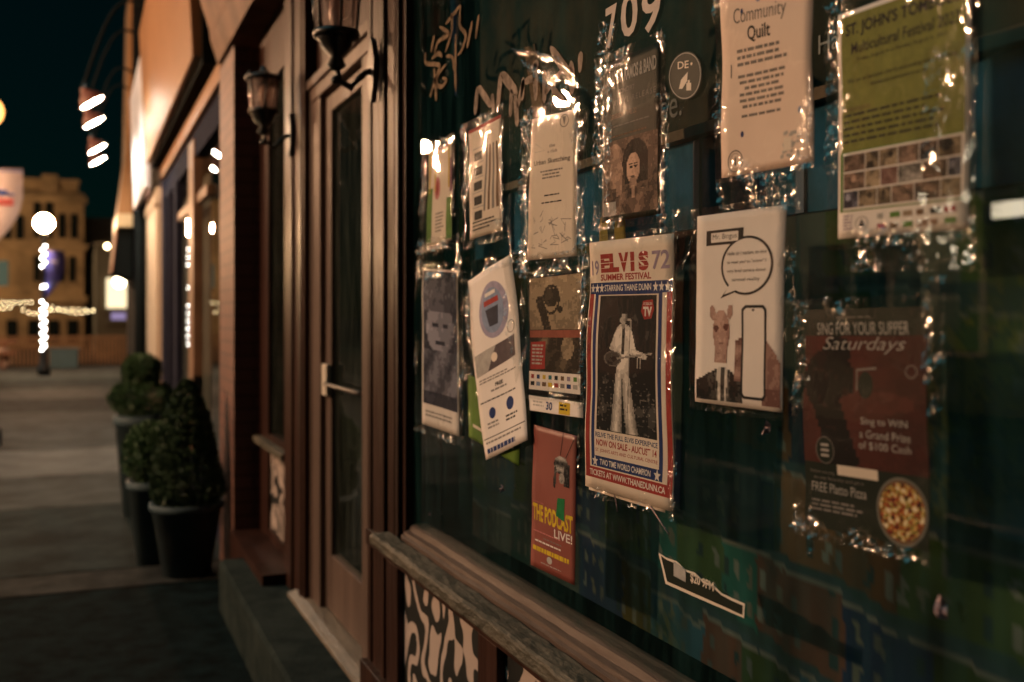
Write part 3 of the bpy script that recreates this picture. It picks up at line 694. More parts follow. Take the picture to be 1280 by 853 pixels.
def crumple_sheet(parent, fn, W, H, amp, kk=1.0, seed=0, name='plastic_sleeve', thick=None):
    """wrinkled clear film; fn(a,t) -> world point, crumple strong along the border"""
    rj = random.Random(seed+100)
    nx = min(90, max(8, int(W/.0036))); ny = min(140, max(8, int(H/.0042)))
    vs = []; fs = []; cr = []
    for j in range(ny+1):
        for i in range(nx+1):
            a, t = i/nx, j/ny
            dx = min(a, 1-a)*W; dt = min(t, 1-t)*H
            pt = .5+.9*noise.noise(Vector((a*W*14+seed*3.1, t*H*11, seed))); k = math.exp(-(min(dx, dt)/(.007+.020*max(0, pt)))**1.3)*min(1, max(.35, pt*2))*kk*min(1.35, max(.06, .60+2.6*noise.noise(Vector((a*W*16+seed*2.3, t*H*11, seed*2.7))))) ; k = max(k, .008)
            p = fn(a, t); q = Vector((p.y*60+seed, p.z*34, seed*1.7))
            n1 = abs(noise.noise(q)); n3 = noise.noise(q*.35)
            h = amp*(k*(1.1*(1-n1*2.2)+rj.uniform(-.34, .34)) + .05*n3+.25)
            y = k*(.005*noise.noise(q*.5+Vector((9, 9, 1)))+rj.uniform(-.0011, .0011)); z = k*(.005*noise.noise(q*.5+Vector((3, 7, 4)))+rj.uniform(-.0012, .0012))
            vs.append((p.x-abs(h)*.9-.0035, p.y+y, p.z+z)); cr.append(k)
    mb = MB()
    for j in range(ny):
        for i in range(nx):
            c = j*(nx+1)+i; flat = cr[c]+cr[c+nx+2] > .30; mb.sm += [not flat]*2; mb.m += [0, 0]
            fs += [(c, c+nx+1, c+nx+2), (c, c+nx+2, c+1)] if (i+j) % 2 else [(c, c+nx+1, c+1), (c+1, c+nx+1, c+nx+2)]
    mb.v = vs; mb.f = fs; o = mb.build(name, plastic, parent, fix=False)
    at = o.data.attributes.new('crumple', 'FLOAT', 'POINT'); at.data.foreach_set('value', [max(.008, min(1, c)) for c in cr])
    return o
def sleeve(e, s, ma=.10, mt=.05, amp=.005, seed=0, kk=1.0):
    return crumple_sheet(e, lambda a, t: s.at(-ma+(1+2*ma)*a, -mt+(1+2*mt)*t), s.W*(1+2*ma), s.H*(1+2*mt), amp, seed=seed, kk=kk)
def film(name, quadpx, X, amp, seed, label, parent=None):
    c = [P(*q, X) for q in quadpx]
    fn = lambda a, t: (c[0]*(1-a)+c[1]*a)*(1-t)+(c[3]*(1-a)+c[2]*a)*t
    o = crumple_sheet(parent, fn, (c[1]-c[0]).length, (c[3]-c[0]).length, amp, seed=seed, name=name)
    if not parent: tag(o, label, 'plastic film', 'loose crumpled plastic on the window')
    return o
pp = lambda n, c, r=.6: mat(n, c, r, .22, 55, spec=.08)
paper = mat('white_paper', (.76, .70, .66), .7, .06, 6, spec=.1); papercream = mat('cream_paper', (.72, .62, .52), .7, .06, 6, spec=.1)
ink = pp('black_ink', (.015, .015, .017)); grey = pp('grey_ink', (.22, .20, .19)); lgrey = pp('light_grey_ink', (.42, .40, .38)); nm = pp('night_ink', (.03, .035, .06)); navy = pp('navy_ink', (.014, .035, .14))
redi = pp('brick_red_ink', (.33, .035, .03)); whitei = pp('white_ink', (.74, .70, .66)); purp = pp('purple_grey_ink', (.30, .24, .33))
teal = pp('teal_ink', (.03, .14, .16)); greeni = pp('green_ink', (.10, .22, .04)); yel = pp('yellow_ink', (.60, .42, .03)); pink = pp('pink_ink', (.55, .2, .2)); brown = pp('brown_ink', (.16, .09, .05))
skin = pp('skin_print', (.55, .36, .26)); skin2 = pp('skin_print_dark', (.30, .18, .13)); lav = pp('lavender_ink', (.33, .30, .42)); lblue = pp('pale_blue_ink', (.22, .28, .42))
# --- interior boards and mural
ib = empty('wooden_rail', tuple(P(870, 168, 1.0)), 'pale wooden rail across the top of the blue board inside the window', 'rail')
ra = P(1240, 0, 1.0).y; zr = P(870, 168, 1.0).z
MB().box(.985, 1.03, -.3, 2.75, zr-.006, zr+.012).build('rail', mat('pale_rail', (.20, .15, .11), .7, .3, 8, spec=.05), ib)
zb0 = P(870, 285, 1.0).z
bb = empty('blue_board', (1.01, 1.2, zb0), 'blue board inside the window beneath the pale rail', 'board')
MB().box(1.005, 1.03, -.3, 2.75, zb0, zr-.008).build('board', mat('blue_board_paint', (.03, .13, .24), .8, .45, 5, col2=(.015, .065, .10), spec=.05), bb)
q = MB()
for k in range(9): q.box(1.0, 1.006, .15+k*.29, .17+k*.29, zb0, zr-.01)
q.build('batten', mat('blue_batten', (.02, .06, .12), .6), bb)
ub = empty('dark_board', (1.05, 1.2, zr), 'dark green-black board with faint pale lettering inside the window', 'board')
MB().box(1.02, 1.04, -.3, 2.75, zr+.014, 2.7).build('board', mat('dark_board_paint', (.009, .023, .023), .9, .8, 4, col2=(.045, .042, .030), spec=.03), ub)
def board_text(txt, x0, x1, y0, y1, X, m, parent, shear=0, bold=0):
    s_ = Sheet((x0, y0), (x1, y0), (x1, y1), (x0, y1), X, 0)
    a, c = P(x0, y1, X), P(x1, y0, X); vs, fs = text_mesh(txt, shear, bold)
    xa = min(v.x for v in vs); xb = max(v.x for v in vs); ya = min(v.y for v in vs); yb = max(v.y for v in vs)
    za, zb_ = P((x0+x1)/2, y1, X).z, P((x0+x1)/2, y0, X).z
    return MB().add([(X, a.y+(c.y-a.y)*(v.x-xa)/(xb-xa), za+(zb_-za)*(v.y-ya)/(yb-ya)) for v in vs], fs).build('lettering', m, parent, fix=False)
board_text('Ha', 1023, 1049, 40, 64, 1.018, lgrey, ub); board_text('ree.', 816, 852, 126, 150, 1.018, grey, ub)
px_board('timber', [(655, 60), (668, 55), (700, 300), (688, 300)], 1.015, .004, brown, ub)
MB().tube([tuple(P(566, -30, .99)), tuple(P(574, 120, .99))], .012).build('blue_pipe', mat('blue_pipe', (.03, .07, .2), .5), ub)
rnd = random.Random(5)
mu = empty('street_mural', (1.0, 1, .9), 'dim mural of colourful row houses low behind the glass', 'mural')
MB().box(1.0, 1.02, -.3, 2.75, .9, zb0-.002).build('board', mat('mural_ground', (.02, .035, .037), .8, .5, 4, spec=.05), mu)
def mural_mesh():
    """painted board: colours laid on a fine grid so that the edges stay soft like brushwork"""
    y0, y1, z0, z1 = -.3, 2.75, .9, zb0-.004; nx, nz = 420, 100
    cols = [(.02, .07, .11), (.052, .03, .022), (.07, .045, .022), (.012, .075, .068), (.075, .075, .016), (.05, .075, .068), (.010, .025, .06), (.03, .065, .02)]
    rr = random.Random(9); rows = []
    for r_ in range(5):
        L_ = []; y = -.4
        while y < 3: wd = rr.uniform(.09, .22); L_.append((y, y+wd, rr.randrange(8), rr.uniform(.75, 1.0), rr.uniform(.034, .05), rr.uniform(.6, 1.3))); y += wd
        rows.append(L_)
    vs = []; cl = []
    for b_ in range(nz+1):
        for a_ in range(nx+1):
            y = y0+(y1-y0)*a_/nx; z = z0+(z1-z0)*b_/nz; q = Vector((y*14, z*14, 2))
            wy = y+.010*noise.noise(q)+.004*noise.noise(q*3); wz = z+.012*noise.noise(q+Vector((4, 4, 4)))+.05*math.sin(y*2.1)
            rh = .145; r_ = int((wz-.86)/rh); lz = (wz-.86)/rh-r_; r_ = max(0, min(4, r_)); c = (.016, .042, .046)
            for (ya, yb, ci, hh, ww, br) in rows[r_]:
                if ya <= wy < yb:
                    top = hh*.86
                    if lz < top:
                        c = tuple(k*br for k in cols[ci]); lx = ((wy-ya) % ww)/ww; lv_ = (lz % .36)/.36
                        hq = (int((wy-ya)/ww)*7+int(lz/.36)*5+ci*3) % 5
                        if hq and .30 < lx < .66 and .26 < lv_ < .78: c = ((.10*br, .135*br, .13*br), (.05, .07, .07), (.012, .03, .035), (.08, .10, .085))[hq-1]
                    elif lz < top+.05: c = (.10, .125, .12)
                    elif lz < top+.14: c = (.02, .045, .06)
                    break
            g = noise.noise(Vector((y*3.2, z*3.2, 8)))+.8*math.exp(-((y-1.0)/.22)**2-((z-1.42)/.2)**2)-.15
            if g > .22:
                t = min(1, (g-.22)*5)*(.6+.4*noise.noise(Vector((y*60, z*60, 1)))); f2 = noise.noise(Vector((y*45, z*45, 5)))
                lf = (.07, .085, .012) if f2 > .12 else ((.012, .035, .02) if f2 > -.25 else (.03, .055, .015)); c = tuple(c[k]*(1-t)+lf[k]*t for k in range(3))
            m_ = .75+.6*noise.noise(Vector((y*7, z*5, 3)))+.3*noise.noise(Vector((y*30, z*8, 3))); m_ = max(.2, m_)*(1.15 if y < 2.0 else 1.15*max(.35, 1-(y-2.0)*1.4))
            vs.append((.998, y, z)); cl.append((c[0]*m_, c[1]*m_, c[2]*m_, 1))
    fs = [(k*(nx+1)+i_, (k+1)*(nx+1)+i_, (k+1)*(nx+1)+i_+1, k*(nx+1)+i_+1) for k in range(nz) for i_ in range(nx)]
    m = bpy.data.materials.new('mural_paint'); m.use_nodes = True; t = m.node_tree; b_ = t.nodes['Principled BSDF']
    b_.inputs['Roughness'].default_value = .8; b_.inputs['Specular IOR Level'].default_value = .05
    vc = t.nodes.new('ShaderNodeVertexColor'); vc.layer_name = 'paint'; t.links.new(vc.outputs[0], b_.inputs['Base Color'])
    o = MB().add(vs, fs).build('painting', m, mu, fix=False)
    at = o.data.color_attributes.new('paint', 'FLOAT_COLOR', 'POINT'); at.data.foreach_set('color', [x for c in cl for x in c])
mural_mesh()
# --- writing straight on the glass
def decal(name, label, cat, m, polys=None, strokes=None, X=GX, texts=None):
    mb = MB()
    for pts in polys or []:
        q = [P(a, c, X) for a, c in pts]; mb.add(q, [tuple(range(len(q)))])
    for wpx, pts in strokes or []:
        sm = []
        for i in range(len(pts)-1):
            for k in range(6):
                t = k/6; p0 = pts[max(i-1, 0)]; p1 = pts[i]; p2 = pts[i+1]; p3 = pts[min(i+2, len(pts)-1)]
                f = lambda a, b_, c, d: .5*((2*b_)+(-a+c)*t+(2*a-5*b_+4*c-d)*t*t+(-a+3*b_-3*c+d)*t**3)
                sm.append((f(p0[0], p1[0], p2[0], p3[0]), f(p0[1], p1[1], p2[1], p3[1])))
        sm.append(pts[-1]); q = [P(a, c, X) for a, c in sm]; vs = []; fs = []
        for k, p_ in enumerate(q):
            d_ = q[min(k+1, len(q)-1)]-q[max(k-1, 0)]; n_ = Vector((0, -d_.z, d_.y))
            if n_.length < 1e-6: n_ = Vector((0, 0, 1))
            z_ = (p_.y*CS+p_.x*SN); w_ = wpx/FPX*z_*.55*(1-.75*abs(2*k/(len(q)-1)-1)**4)*(1+.25*noise.noise(p_*40)); n_ = n_.normalized()*w_; n_.y *= 1.5
            vs += [p_+n_, p_-n_]
        for k in range(len(q)-1): fs.append((2*k, 2*k+1, 2*k+3, 2*k+2))
        mb.add(vs, fs)
    return tag(mb.build(name, m, None, fix=False), label, cat)
chalk = mat('glass_marker', (.34, .26, .21), .8, .6, 28, spec=.05); chalk2 = mat('faded_marker', (.24, .16, .10), .8, .6, 28, spec=.05)
z1 = lambda L_: [(500+a/6.09, c/6.09) for a, c in L_]
decal('scrawled_tag', 'thin pale scrawled tag high in the far corner of the glass', 'graffiti', chalk2, strokes=[(5, z1(l)) for l in (
  [(195,400),(195,480),(270,490),(300,510),(270,600),(240,700),(228,740)], [(350,430),(400,440),(410,540)], [(350,490),(290,570),(280,640),(320,660),(350,610),(320,595)],
  [(240,450),(290,410),(320,430)], [(260,270),(235,400)], [(300,205),(370,260),(290,320),(260,420)], [(345,185),(400,120),(460,40)], [(460,40),(455,190),(500,270),(470,380),(440,420)],
  [(425,260),(420,500),(425,700)], [(600,110),(575,300)], [(550,160),(510,370)], [(390,100),(395,230),(345,400)], [(258,520),(270,640),(275,770)])])
z2 = lambda L_: [(500+a/3.41, c/3.41) for a, c in L_]
decal('painted_graffiti', 'broad pale painted letters across the glass above the sketching poster', 'graffiti', chalk, strokes=[(w_, z2(l)) for w_, l in (
  (8, [(320,490),(330,370)]), (9, [(333,370),(390,455)]), (7, [(392,400),(400,480)]), (9, [(415,470),(430,310)]), (11, [(432,312),(500,400)]), (9, [(500,540),(490,400)]),
  (8, [(500,460),(530,335)]), (7, [(525,330),(520,430)]), (9, [(576,270),(578,430)]), (8, [(530,350),(575,330)]), (11, [(640,200),(700,290),(745,330)]), (8, [(615,300),(615,440)]),
  (8, [(690,300),(650,370),(700,430)]), (10, [(728,260),(735,400)]), (8, [(770,220),(766,310)]), (9, [(560,300),(590,260)]), (7, [(470,500),(475,380)]), (8, [(655,330),(620,400)]))])
# 709 numerals
n7 = MB()
for ch, xa, xb, ya, yb in (('7', 757, 771, 8, 60), ('0', 776, 797, -10, 46), ('9', 802, 826, -18, 40)):
    vs, fs = text_mesh(ch, 0, .02); x0 = min(v.x for v in vs); x1 = max(v.x for v in vs); y0 = min(v.y for v in vs); y1 = max(v.y for v in vs)
    a, c = P(xa, (ya+yb)/2, GX-.001), P(xb, (ya+yb)/2, GX-.001); za, zb_ = P((xa+xb)/2, yb, GX).z, P((xa+xb)/2, ya, GX).z
    n7.add([(GX-.001, a.y+(c.y-a.y)*(v.x-x0)/(x1-x0), za+(zb_-za)*(v.y-y0)/(y1-y0)) for v in vs], fs)
tag(n7.build('street_number', mat('pale_numerals', (.40, .33, .30), .6, .2, 20), None, fix=False), 'large pale number 709 at the top of the glass', 'street number')
# --- posters
def ramp(name, cols): return [mat('%s_tone_%s' % (name, w_), c, .6, spec=.08) for w_, c in zip(('darkest', 'darker', 'dark', 'middle', 'light', 'lighter', 'lightest'), cols)]
def lerpr(name, a, b, n=7, g=1.6): return ramp(name, [tuple(a[k]+(b[k]-a[k])*(i/(n-1))**g for k in range(3)) for i in range(n)])
mono = lerpr('mono', (.008, .009, .011), (.74, .68, .62)); sepia = lerpr('sepia', (.02, .014, .01), (.55, .42, .28)); bluep = lerpr('blue', (.012, .016, .035), (.50, .50, .62)); rosy = lerpr('rosy', (.10, .04, .035), (.62, .42, .36)); hairp = lerpr('portrait', (.014, .010, .009), (.62, .40, .30)); pizza_r = ramp('pizza', [(.04, .015, .01), (.22, .03, .02), (.40, .10, .03), (.12, .16, .03), (.50, .30, .08), (.6, .45, .2), (.7, .6, .42)]); maroonp = lerpr('maroon', (.012, .010, .010), (.08, .024, .02), g=1)
def el(u, v, cx, cy, rx, ry): return math.hypot((u-cx)/rx, (v-cy)/ry)
def seg(u, v, x0, y0, x1, y1, asp=1.0):
    dx, dy = x1-x0, (y1-y0)*asp; L2_ = dx*dx+dy*dy; t = max(0, min(1, ((u-x0)*dx+(v-y0)*asp*dy)/L2_))
    return math.hypot(u-x0-t*dx, (v-y0)*asp-t*dy), t
rnd = random.Random(11)
s = Sheet((538, 190), (567, 178), (567, 300), (534, 308), GX, seed=1)
for a in (.04, .28, .86): s.rect(a, 0, a+.06, .45, yel)
s.rect(.0, .40, .22, .98, greeni); s.rect(.8, .55, 1, .98, greeni); s.ell(.42, .42, .13, .12, pink); s.ell(.42, .42, .06, .08, redi, 2); s.rect(.93, .15, 1, .5, pp('plum_ink', (.18, .04, .12)))
s.greek(.38, .75, .68, .9, 6, grey, rnd); s.rect(.2, -.0, .9, .025, pp('plum_ink', 0))
e = s.build('poster', 'narrow green and yellow striped poster, leftmost in the upper row', 'poster', papercream, group=None); sleeve(e, s, .2, .08, .006, 1)
s = Sheet((588, 166), (629, 145), (629, 288), (590, 300), GX, seed=2)
s.poly([(0, -.01), (1, -.01), (1, .02), (0, .02)], redi)
for k in range(5): s.rect(.16, .22+k*.135, .42, .30+k*.135, ink); s.rect(.12, .18+k*.135, .46, .19+k*.135, lgrey)
for k in range(4): s.poly([(.55+k*.1, .2), (.60+k*.1, .2), (.52+k*.14, .78), (.46+k*.13, .78)], brown if k % 2 else grey)
s.greek(.1, .9, .85, .95, 3, ink, rnd)
e = s.build('poster', 'pale poster with a column of black squares beside slanting streaks, second in upper row', 'poster', papercream); sleeve(e, s, .14, .09, .006, 2)
s = Sheet((668, 150), (724, 137), (722, 320), (662, 326), GX, .0018, seed=3)
s.text('Urban Sketching', .10, .88, .30, .345, ink, bold=.01); s.ell(.76, .06, .09, .045, grey, ring=.15); s.poly([(.72, .03), (.80, .03), (.76, .09)], grey, 2)
s.text('the', .45, .58, .20, .225, grey); s.text('a club', .42, .62, .24, .262, grey); s.greek(.25, .75, .38, .45, 3, grey, rnd, center=True); s.greek(.3, .7, .55, .57, 1, ink, rnd, center=True); s.greek(.22, .78, .60, .62, 1, ink, rnd, center=True)
for _ in range(26):
    a, t = rnd.uniform(.12, .8), rnd.uniform(.68, .9); s.stroke([(a, t), (a+rnd.uniform(-.1, .1), t+rnd.uniform(-.05, .05)), (a+rnd.uniform(0, .14), t+rnd.uniform(-.04, .04))], .0016, grey)
s.stroke([(.12, .18), (.36, .24), (.10, .24)], .001, lgrey)
e = s.build('poster', 'cream poster for urban sketching with line drawings, hung with a bright crumpled top edge', 'poster', papercream); sleeve(e, s, .12, .08, .008, 3)
s = Sheet((531, 336), (573, 339), (576, 546), (530, 530), GX, seed=4)
def f_(u, v):
    x = .16+.10*math.sin(v*9)
    if el(u, v, .50, .42, .40, .20) < 1: x = .75-.35*u
    if el(u, v, .50, .22, .55, .16) < 1 and v < .30: x = .45-.3*u
    if el(u, v, .36, .40, .09, .02) < 1 or el(u, v, .66, .40, .09, .02) < 1 or el(u, v, .5, .53, .14, .018) < 1: x = .08
    if v > .58: x = .12+.35*abs(math.sin(u*5+v*8))*(v < .9)
    return x
s.photo(.03, .01, .97, .86, 22, 70, bluep, f_)
s.greek(.1, .9, .9, .95, 2, grey, rnd)
e = s.build('poster', 'blue-grey portrait poster with a white bottom margin, leftmost in the lower row', 'poster', paper); sleeve(e, s, .16, .05, .007, 4)
s = Sheet((588, 352), (641, 318), (665, 550), (609, 575), GX-.006, .003, seed=5)
s.ell(.52, .235, .30, .155, lav); s.ell(.50, .235, .22, .125, lblue, 2); s.poly([(.36, .22), (.62, .22), (.58, .32), (.42, .32)], nm, 3); s.rect(.34, .17, .64, .2, redi, 3); s.rect(.38, .13, .6, .15, whitei, 3)
s.poly([(.04, .44), (.88, .42), (.88, .535), (.04, .56)], pp('slate_ink', (.09, .07, .08)), 2); s.poly([(.04, .44), (.5, .43), (.3, .55), (.04, .56)], lgrey, 3); s.ell(.45, .49, .06, .025, papercream, 4)
s.ell(.82, .37, .08, .035, grey, ring=.15); s.greek(.08, .92, .58, .61, 2, grey, rnd); s.text('FREE', .40, .56, .625, .645, ink, bold=.04); s.greek(.3, .7, .655, .675, 1, grey, rnd)
s.greek(.05, .95, .70, .715, 1, ink, rnd); s.ell(.28, .775, .07, .03, navy); s.ell(.66, .765, .08, .035, navy); s.greek(.15, .4, .82, .86, 2, grey, rnd); s.greek(.55, .85, .82, .86, 2, ink, rnd); s.rect(.03, .895, .97, .900, ink); s.greek(.06, .94, .915, .935, 1, grey, rnd); s.greek(.06, .94, .95, .975, 1, navy, rnd, fill=1)
e = s.build('poster', 'tilted white poster with a blue oval emblem, leaning over its neighbours', 'poster', paper)
crumple_sheet(e, lambda a, t: s.at(-.2+.25*a, .0+t*.9), s.W*.25, s.H*.9, .008, seed=5)
s = Sheet((664, 346), (731, 338), (731, 500), (662, 492), GX, seed=6)
def f_(u, v):
    x = .72-.25*v-.15*abs(u-.5)
    if seg(u, v, .2, .25, .38, .60, 1.3)[0] < .07: x = .08
    if el(u, v, .42, .22, .14, .10) < 1: x = .15
    if .8 < el(u, v, .42, .24, .17, .16) < 1: x = .1
    if el(u, v, .60, .35, .05, .035) < 1: x = .05
    if v > .55: x = .10+.5*max(0, math.sin(u*13+v*6))*(1-abs(v-.75)*3)
    if el(u, v, .75, .75, .12, .12) < 1: x = .6
    return x
s.photo(.02, .02, .98, .80, 40, 70, sepia, f_)
s.rect(.02, .46, .98, .52, pp('rust_ink', (.30, .09, .06)), 4)
s.poly([(.04, .56), (.33, .55), (.33, .78), (.04, .79)], redi, 4); s.greek(.07, .3, .58, .76, 6, lgrey, rnd, lv=5)
s.rect(.02, .805, .98, .96, paper, 3)
for k in range(8):
    s.rect(.06+k*.115, .83, .12+k*.115, .865, (redi, navy, yel, teal, ink, brown, purp, greeni)[k], 4); s.rect(.05+k*.115, .89, .13+k*.115, .925, (ink, lblue, brown, yel, redi, grey, navy, lgrey)[k], 4)
e = s.build('poster', 'sepia band-photo poster with a red stripe and a row of small sponsor logos', 'poster', ink); sleeve(e, s, .10, .04, .007, 6)
s = Sheet((662, 494), (731, 504), (730, 523), (663, 513), GX-.003, .0005, seed=7)
s.text('30', .34, .46, .25, .8, navy, bold=.03); s.rect(.58, .15, .78, .95, yel); s.greek(.60, .76, .3, .8, 2, ink, rnd, 2); s.greek(.08, .30, .3, .75, 2, lgrey, rnd)
s.build('paper_strip', 'white paper strip with the number 30 and a yellow logo under the band-photo poster', 'notice', paper)
s = Sheet((669, 531), (723, 545), (720, 732), (665, 706), GX, .0012, seed=8)
or_ = mat('podcast_red_paper', (.22, .048, .034), .5, .15, 6)
def f_(u, v):
    x = None
    if el(u, v, .45, .22, .40, .20) < 1: x = .35+.25*math.sin(v*26)
    if .62 < u < .92 and .15 < v < .66: x = .12
    if seg(u, v, .15, .35, .10, .68)[0] < .07: x = .2
    if el(u, v, .5, .50, .15, .12) < 1: x = .5
    return x
s.photo(.50, .16, .90, .47, 26, 44, mono, f_)
s.poly([(.62, .455), (.78, .445), (.78, .60), (.60, .58)], pp('bottle_green', (.01, .16, .05)), 3); s.stroke([(.72, .0), (.66, .16)], .002, ink, 3); s.stroke([(.95, .03), (.78, .17)], .002, ink, 3)
s.text('THE PODCAST', .03, .95, .545, .665, yel, bold=.035); s.text('LIVE!', .56, .94, .675, .735, whitei, bold=.01); s.greek(.05, .9, .735, .75, 1, pink, rnd); s.greek(.3, .85, .77, .785, 1, grey, rnd); s.greek(.1, .9, .80, .82, 1, whitei, rnd); s.greek(.05, .95, .845, .88, 1, yel, rnd, fill=.9); s.ell(.45, .91, .06, .025, lgrey); s.greek(.25, .75, .945, .955, 1, lgrey, rnd)
s.text('the comedy', .03, .30, .525, .54, pink)
e = s.build('poster', 'small orange-red poster with yellow block lettering and a grey hand gripping green', 'poster', or_)
s = Sheet((757, 82), (828, 52), (827, 268), (755, 279), GX, .001, seed=9)
dk = mat('concert_black_paper', (.012, .018, .013), .5, spec=.12)
s.text('AMANDA RAMOS & BAND', .04, .94, .065, .15, lgrey, bold=.03); s.text('CONCERT', .28, .58, .19, .22, grey, bold=.02); s.text('& VINYL RELEASE', .10, .93, .25, .285, grey, spacing=1.3); s.text('GARRISON', .16, .38, .335, .365, skin2, bold=.02); s.text('THE 22', .44, .62, .335, .365, skin2); s.greek(.2, .9, .41, .425, 1, grey, rnd); s.greek(.1, .9, .47, .49, 1, brown, rnd)
pp('hair_ink', (.022, .014, .011))
def f_(u, v):
    x = .42-.2*v if u > .3 else .35
    if el(u, v, .20, .35, .20, .30) < 1: x = .62-.2*math.sin(u*20)
    if el(u, v, .24, .42, .13, .17) < 1: x = .72
    if .24 < u < .36 and v > .3: x = .8-.2*v
    if el(u, v, .60, .34, .24, .30) < 1 or (abs(u-.62) < .22 and .35 < v < .62): x = .03
    if el(u, v, .565, .42, .125, .20) < 1: x = .92-1.3*max(0, u-.55)-.15*(v-.4)
    if el(u, v, .56, .62, .07, .10) < 1: x = .62
    for cx in (.525, .61):
        if el(u, v, cx, .40, .030, .018) < 1: x = .1
        if el(u, v, cx, .365, .04, .010) < 1: x = .25
    if el(u, v, .56, .53, .038, .016) < 1: x = .38
    if el(u, v, .562, .47, .018, .03) < 1: x = .72
    if v > .66+.35*abs(u-.60)**1.2: x = .50-.25*abs(math.sin(u*9+v*4))
    if .53 < u < .59 and .64 < v < .80: x = .75
    return x
s.photo(.04, .50, .96, .965, 54, 62, hairp, f_)
s.rect(.04, .88, .26, .965, lgrey, 5)
e = s.build('poster', 'black concert poster with two photographed performers under the large pale 709', 'poster', dk); sleeve(e, s, .12, .05, .006, 9)
# tall festival poster
s = Sheet((743, 304), (847, 292), (843, 640), (738, 607), GX-.004, .0035, seed=10, tilt=.0)
for i, ch in enumerate('ELVIS'):
    a0 = .145+i*.115; s.text(ch, a0+(.012 if ch != 'I' else .035), a0+(.128 if ch not in 'I' else .08), .052, .126, redi, bold=.06)
    s.rect(a0, .087, a0+.12, .0895, papercream, 3)
    if ch in 'ES': s.rect(a0, .071, a0+.12, .0725, papercream, 3); s.rect(a0, .108, a0+.12, .1095, papercream, 3)
s.text('19', .03, .13, .075, .135, purp, bold=.02); s.text('72', .77, .96, .055, .125, purp, bold=.02); s.text('SUMMER FESTIVAL', .15, .76, .132, .158, redi, bold=.03)
s.rect(.01, .165, .99, .21, navy); s.text('STARRING THANE DUNN', .20, .76, .175, .20, whitei, bold=.02)
def star(s, a, t, r, m, lv=2): s.poly([(a+r*(1 if k % 2 == 0 else .42)*math.sin(math.pi*k/5), t-r*s.W/s.H*(1 if k % 2 == 0 else .42)*math.cos(math.pi*k/5)) for k in range(10)], m, lv)
for a in (.045, .105, .165, .81, .875, .94): star(s, a, .188, .032, whitei)
s.rect(.01, .21, .065, .925, redi); s.rect(.935, .21, .99, .925, redi); s.rect(.085, .21, .125, .89, navy); s.rect(.845, .21, .885, .89, navy)
s.rect(.15, .218, .825, .755, ink, 1); s.rect(.085, .21, .885, .214, navy, 2)
s.rect(.125, .76, .845, .855, papercream, 2); s.text('RELIVE THE FULL ELVIS EXPERIENCE', .14, .83, .765, .785, navy, 3, bold=.02); s.text('NOW ON SALE - AUGUST 14', .15, .82, .793, .820, redi, 3, bold=.03); s.text("ST. JOHN'S ARTS AND CULTURAL CENTRE", .14, .83, .830, .848, redi, 3, bold=.01)
s.rect(.085, .862, .885, .905, navy, 2); s.text('TWO TIME WORLD CHAMPION', .19, .76, .872, .896, whitei, 3, bold=.02); star(s, .13, .885, .038, whitei, 3); star(s, .83, .885, .038, whitei, 3)
s.rect(.01, .91, .99, .955, redi, 2); s.text('TICKETS AT WWW.THANEDUNN.CA', .06, .92, .92, .945, whitei, 3, bold=.02)
s.poly([(.67, .24), (.78, .235), (.80, .27), (.77, .305), (.69, .31), (.65, .28)], redi, 2); s.text('TV', .675, .775, .262, .298, whitei, 3, bold=.05); s.text('AS SEEN ON', .675, .775, .245, .256, whitei, 3)
# singer: white suit, guitar, microphone stand
def f_(u, v):
    A = 2.15; x = .05+.05*(v > .62)
    if v > .62 and noise.noise(Vector((u*22, v*60, 1))) > .38: x = .3
    g = lambda *q: seg(u, v, *q, A)
    d, t = g(.40, .53, .34, .99)
    if d < .062+.035*t: x = .86-.5*abs(d)/.1
    d, t = g(.49, .53, .60, .99)
    if d < .062+.035*t: x = .90-.5*abs(d)/.1
    if .435 < u < .455 and .60 < v < .99: x = .1
    d, t = g(.44, .26, .45, .52)
    if d < .13-.03*t: x = .95-1.6*d
    d, t = g(.35, .27, .27, .38)
    if d < .055: x = .8
    d, t = g(.27, .38, .38, .44)
    if d < .05: x = .7
    d, t = g(.54, .27, .62, .40)
    if d < .055: x = .9
    d, t = g(.62, .40, .82, .43)
    if d < .045: x = .95-d*6
    if .42 < u < .47 and .215 < v < .42: x = .2
    if el(u, v, .27, .46, .155, .058) < 1: x = .38 if el(u, v, .27, .46, .155, .058) > .86 else .20
    if el(u, v, .29, .46, .045, .02) < 1: x = .05
    d, t = g(.36, .455, .93, .405)
    if d < .016: x = .5
    if el(u, v, .80, .425, .035, .016) < 1: x = .75
    if el(u, v, .435, .155, .065, .055) < 1: x = .62-.25*(u > .46)
    if el(u, v, .43, .098, .085, .030) < 1 or el(u, v, .375, .13, .028, .035) < 1: x = .03
    if el(u, v, .44, .21, .03, .03) < 1 and v > .2: x = .5
    d, t = g(.565, .17, .54, .99)
    if d < .010: x = .55
    if el(u, v, .53, .17, .03, .012) < 1: x = .6
    if .70 < u < .78 and .44 < v < .52 and int(u*90) % 2: x = .7
    return x
s.photo(.155, .222, .82, .752, 62, 118, mono, f_, 2)
s.poly([(.67, .24), (.78, .235), (.80, .27), (.77, .305), (.69, .31), (.65, .28)], redi, 3); s.text('TV', .675, .775, .262, .298, whitei, 4, bold=.05); s.text('AS SEEN ON', .675, .775, .245, .256, whitei, 4)
e = s.build('poster', 'tall red, white and blue bordered festival poster with a singer in a white suit', 'poster', papercream); sleeve(e, s, .06, .025, .006, 10, .95)
s2 = Sheet((737, 596), (836, 622), (834, 641), (737, 612), GX-.001, .001, seed=12); s2.greek(.1, .95, .55, .75, 1, ink, rnd, fill=.6)
s2.build('paper_strip', 'white paper edge with one line of print showing beneath the tall festival poster', 'notice', papercream)
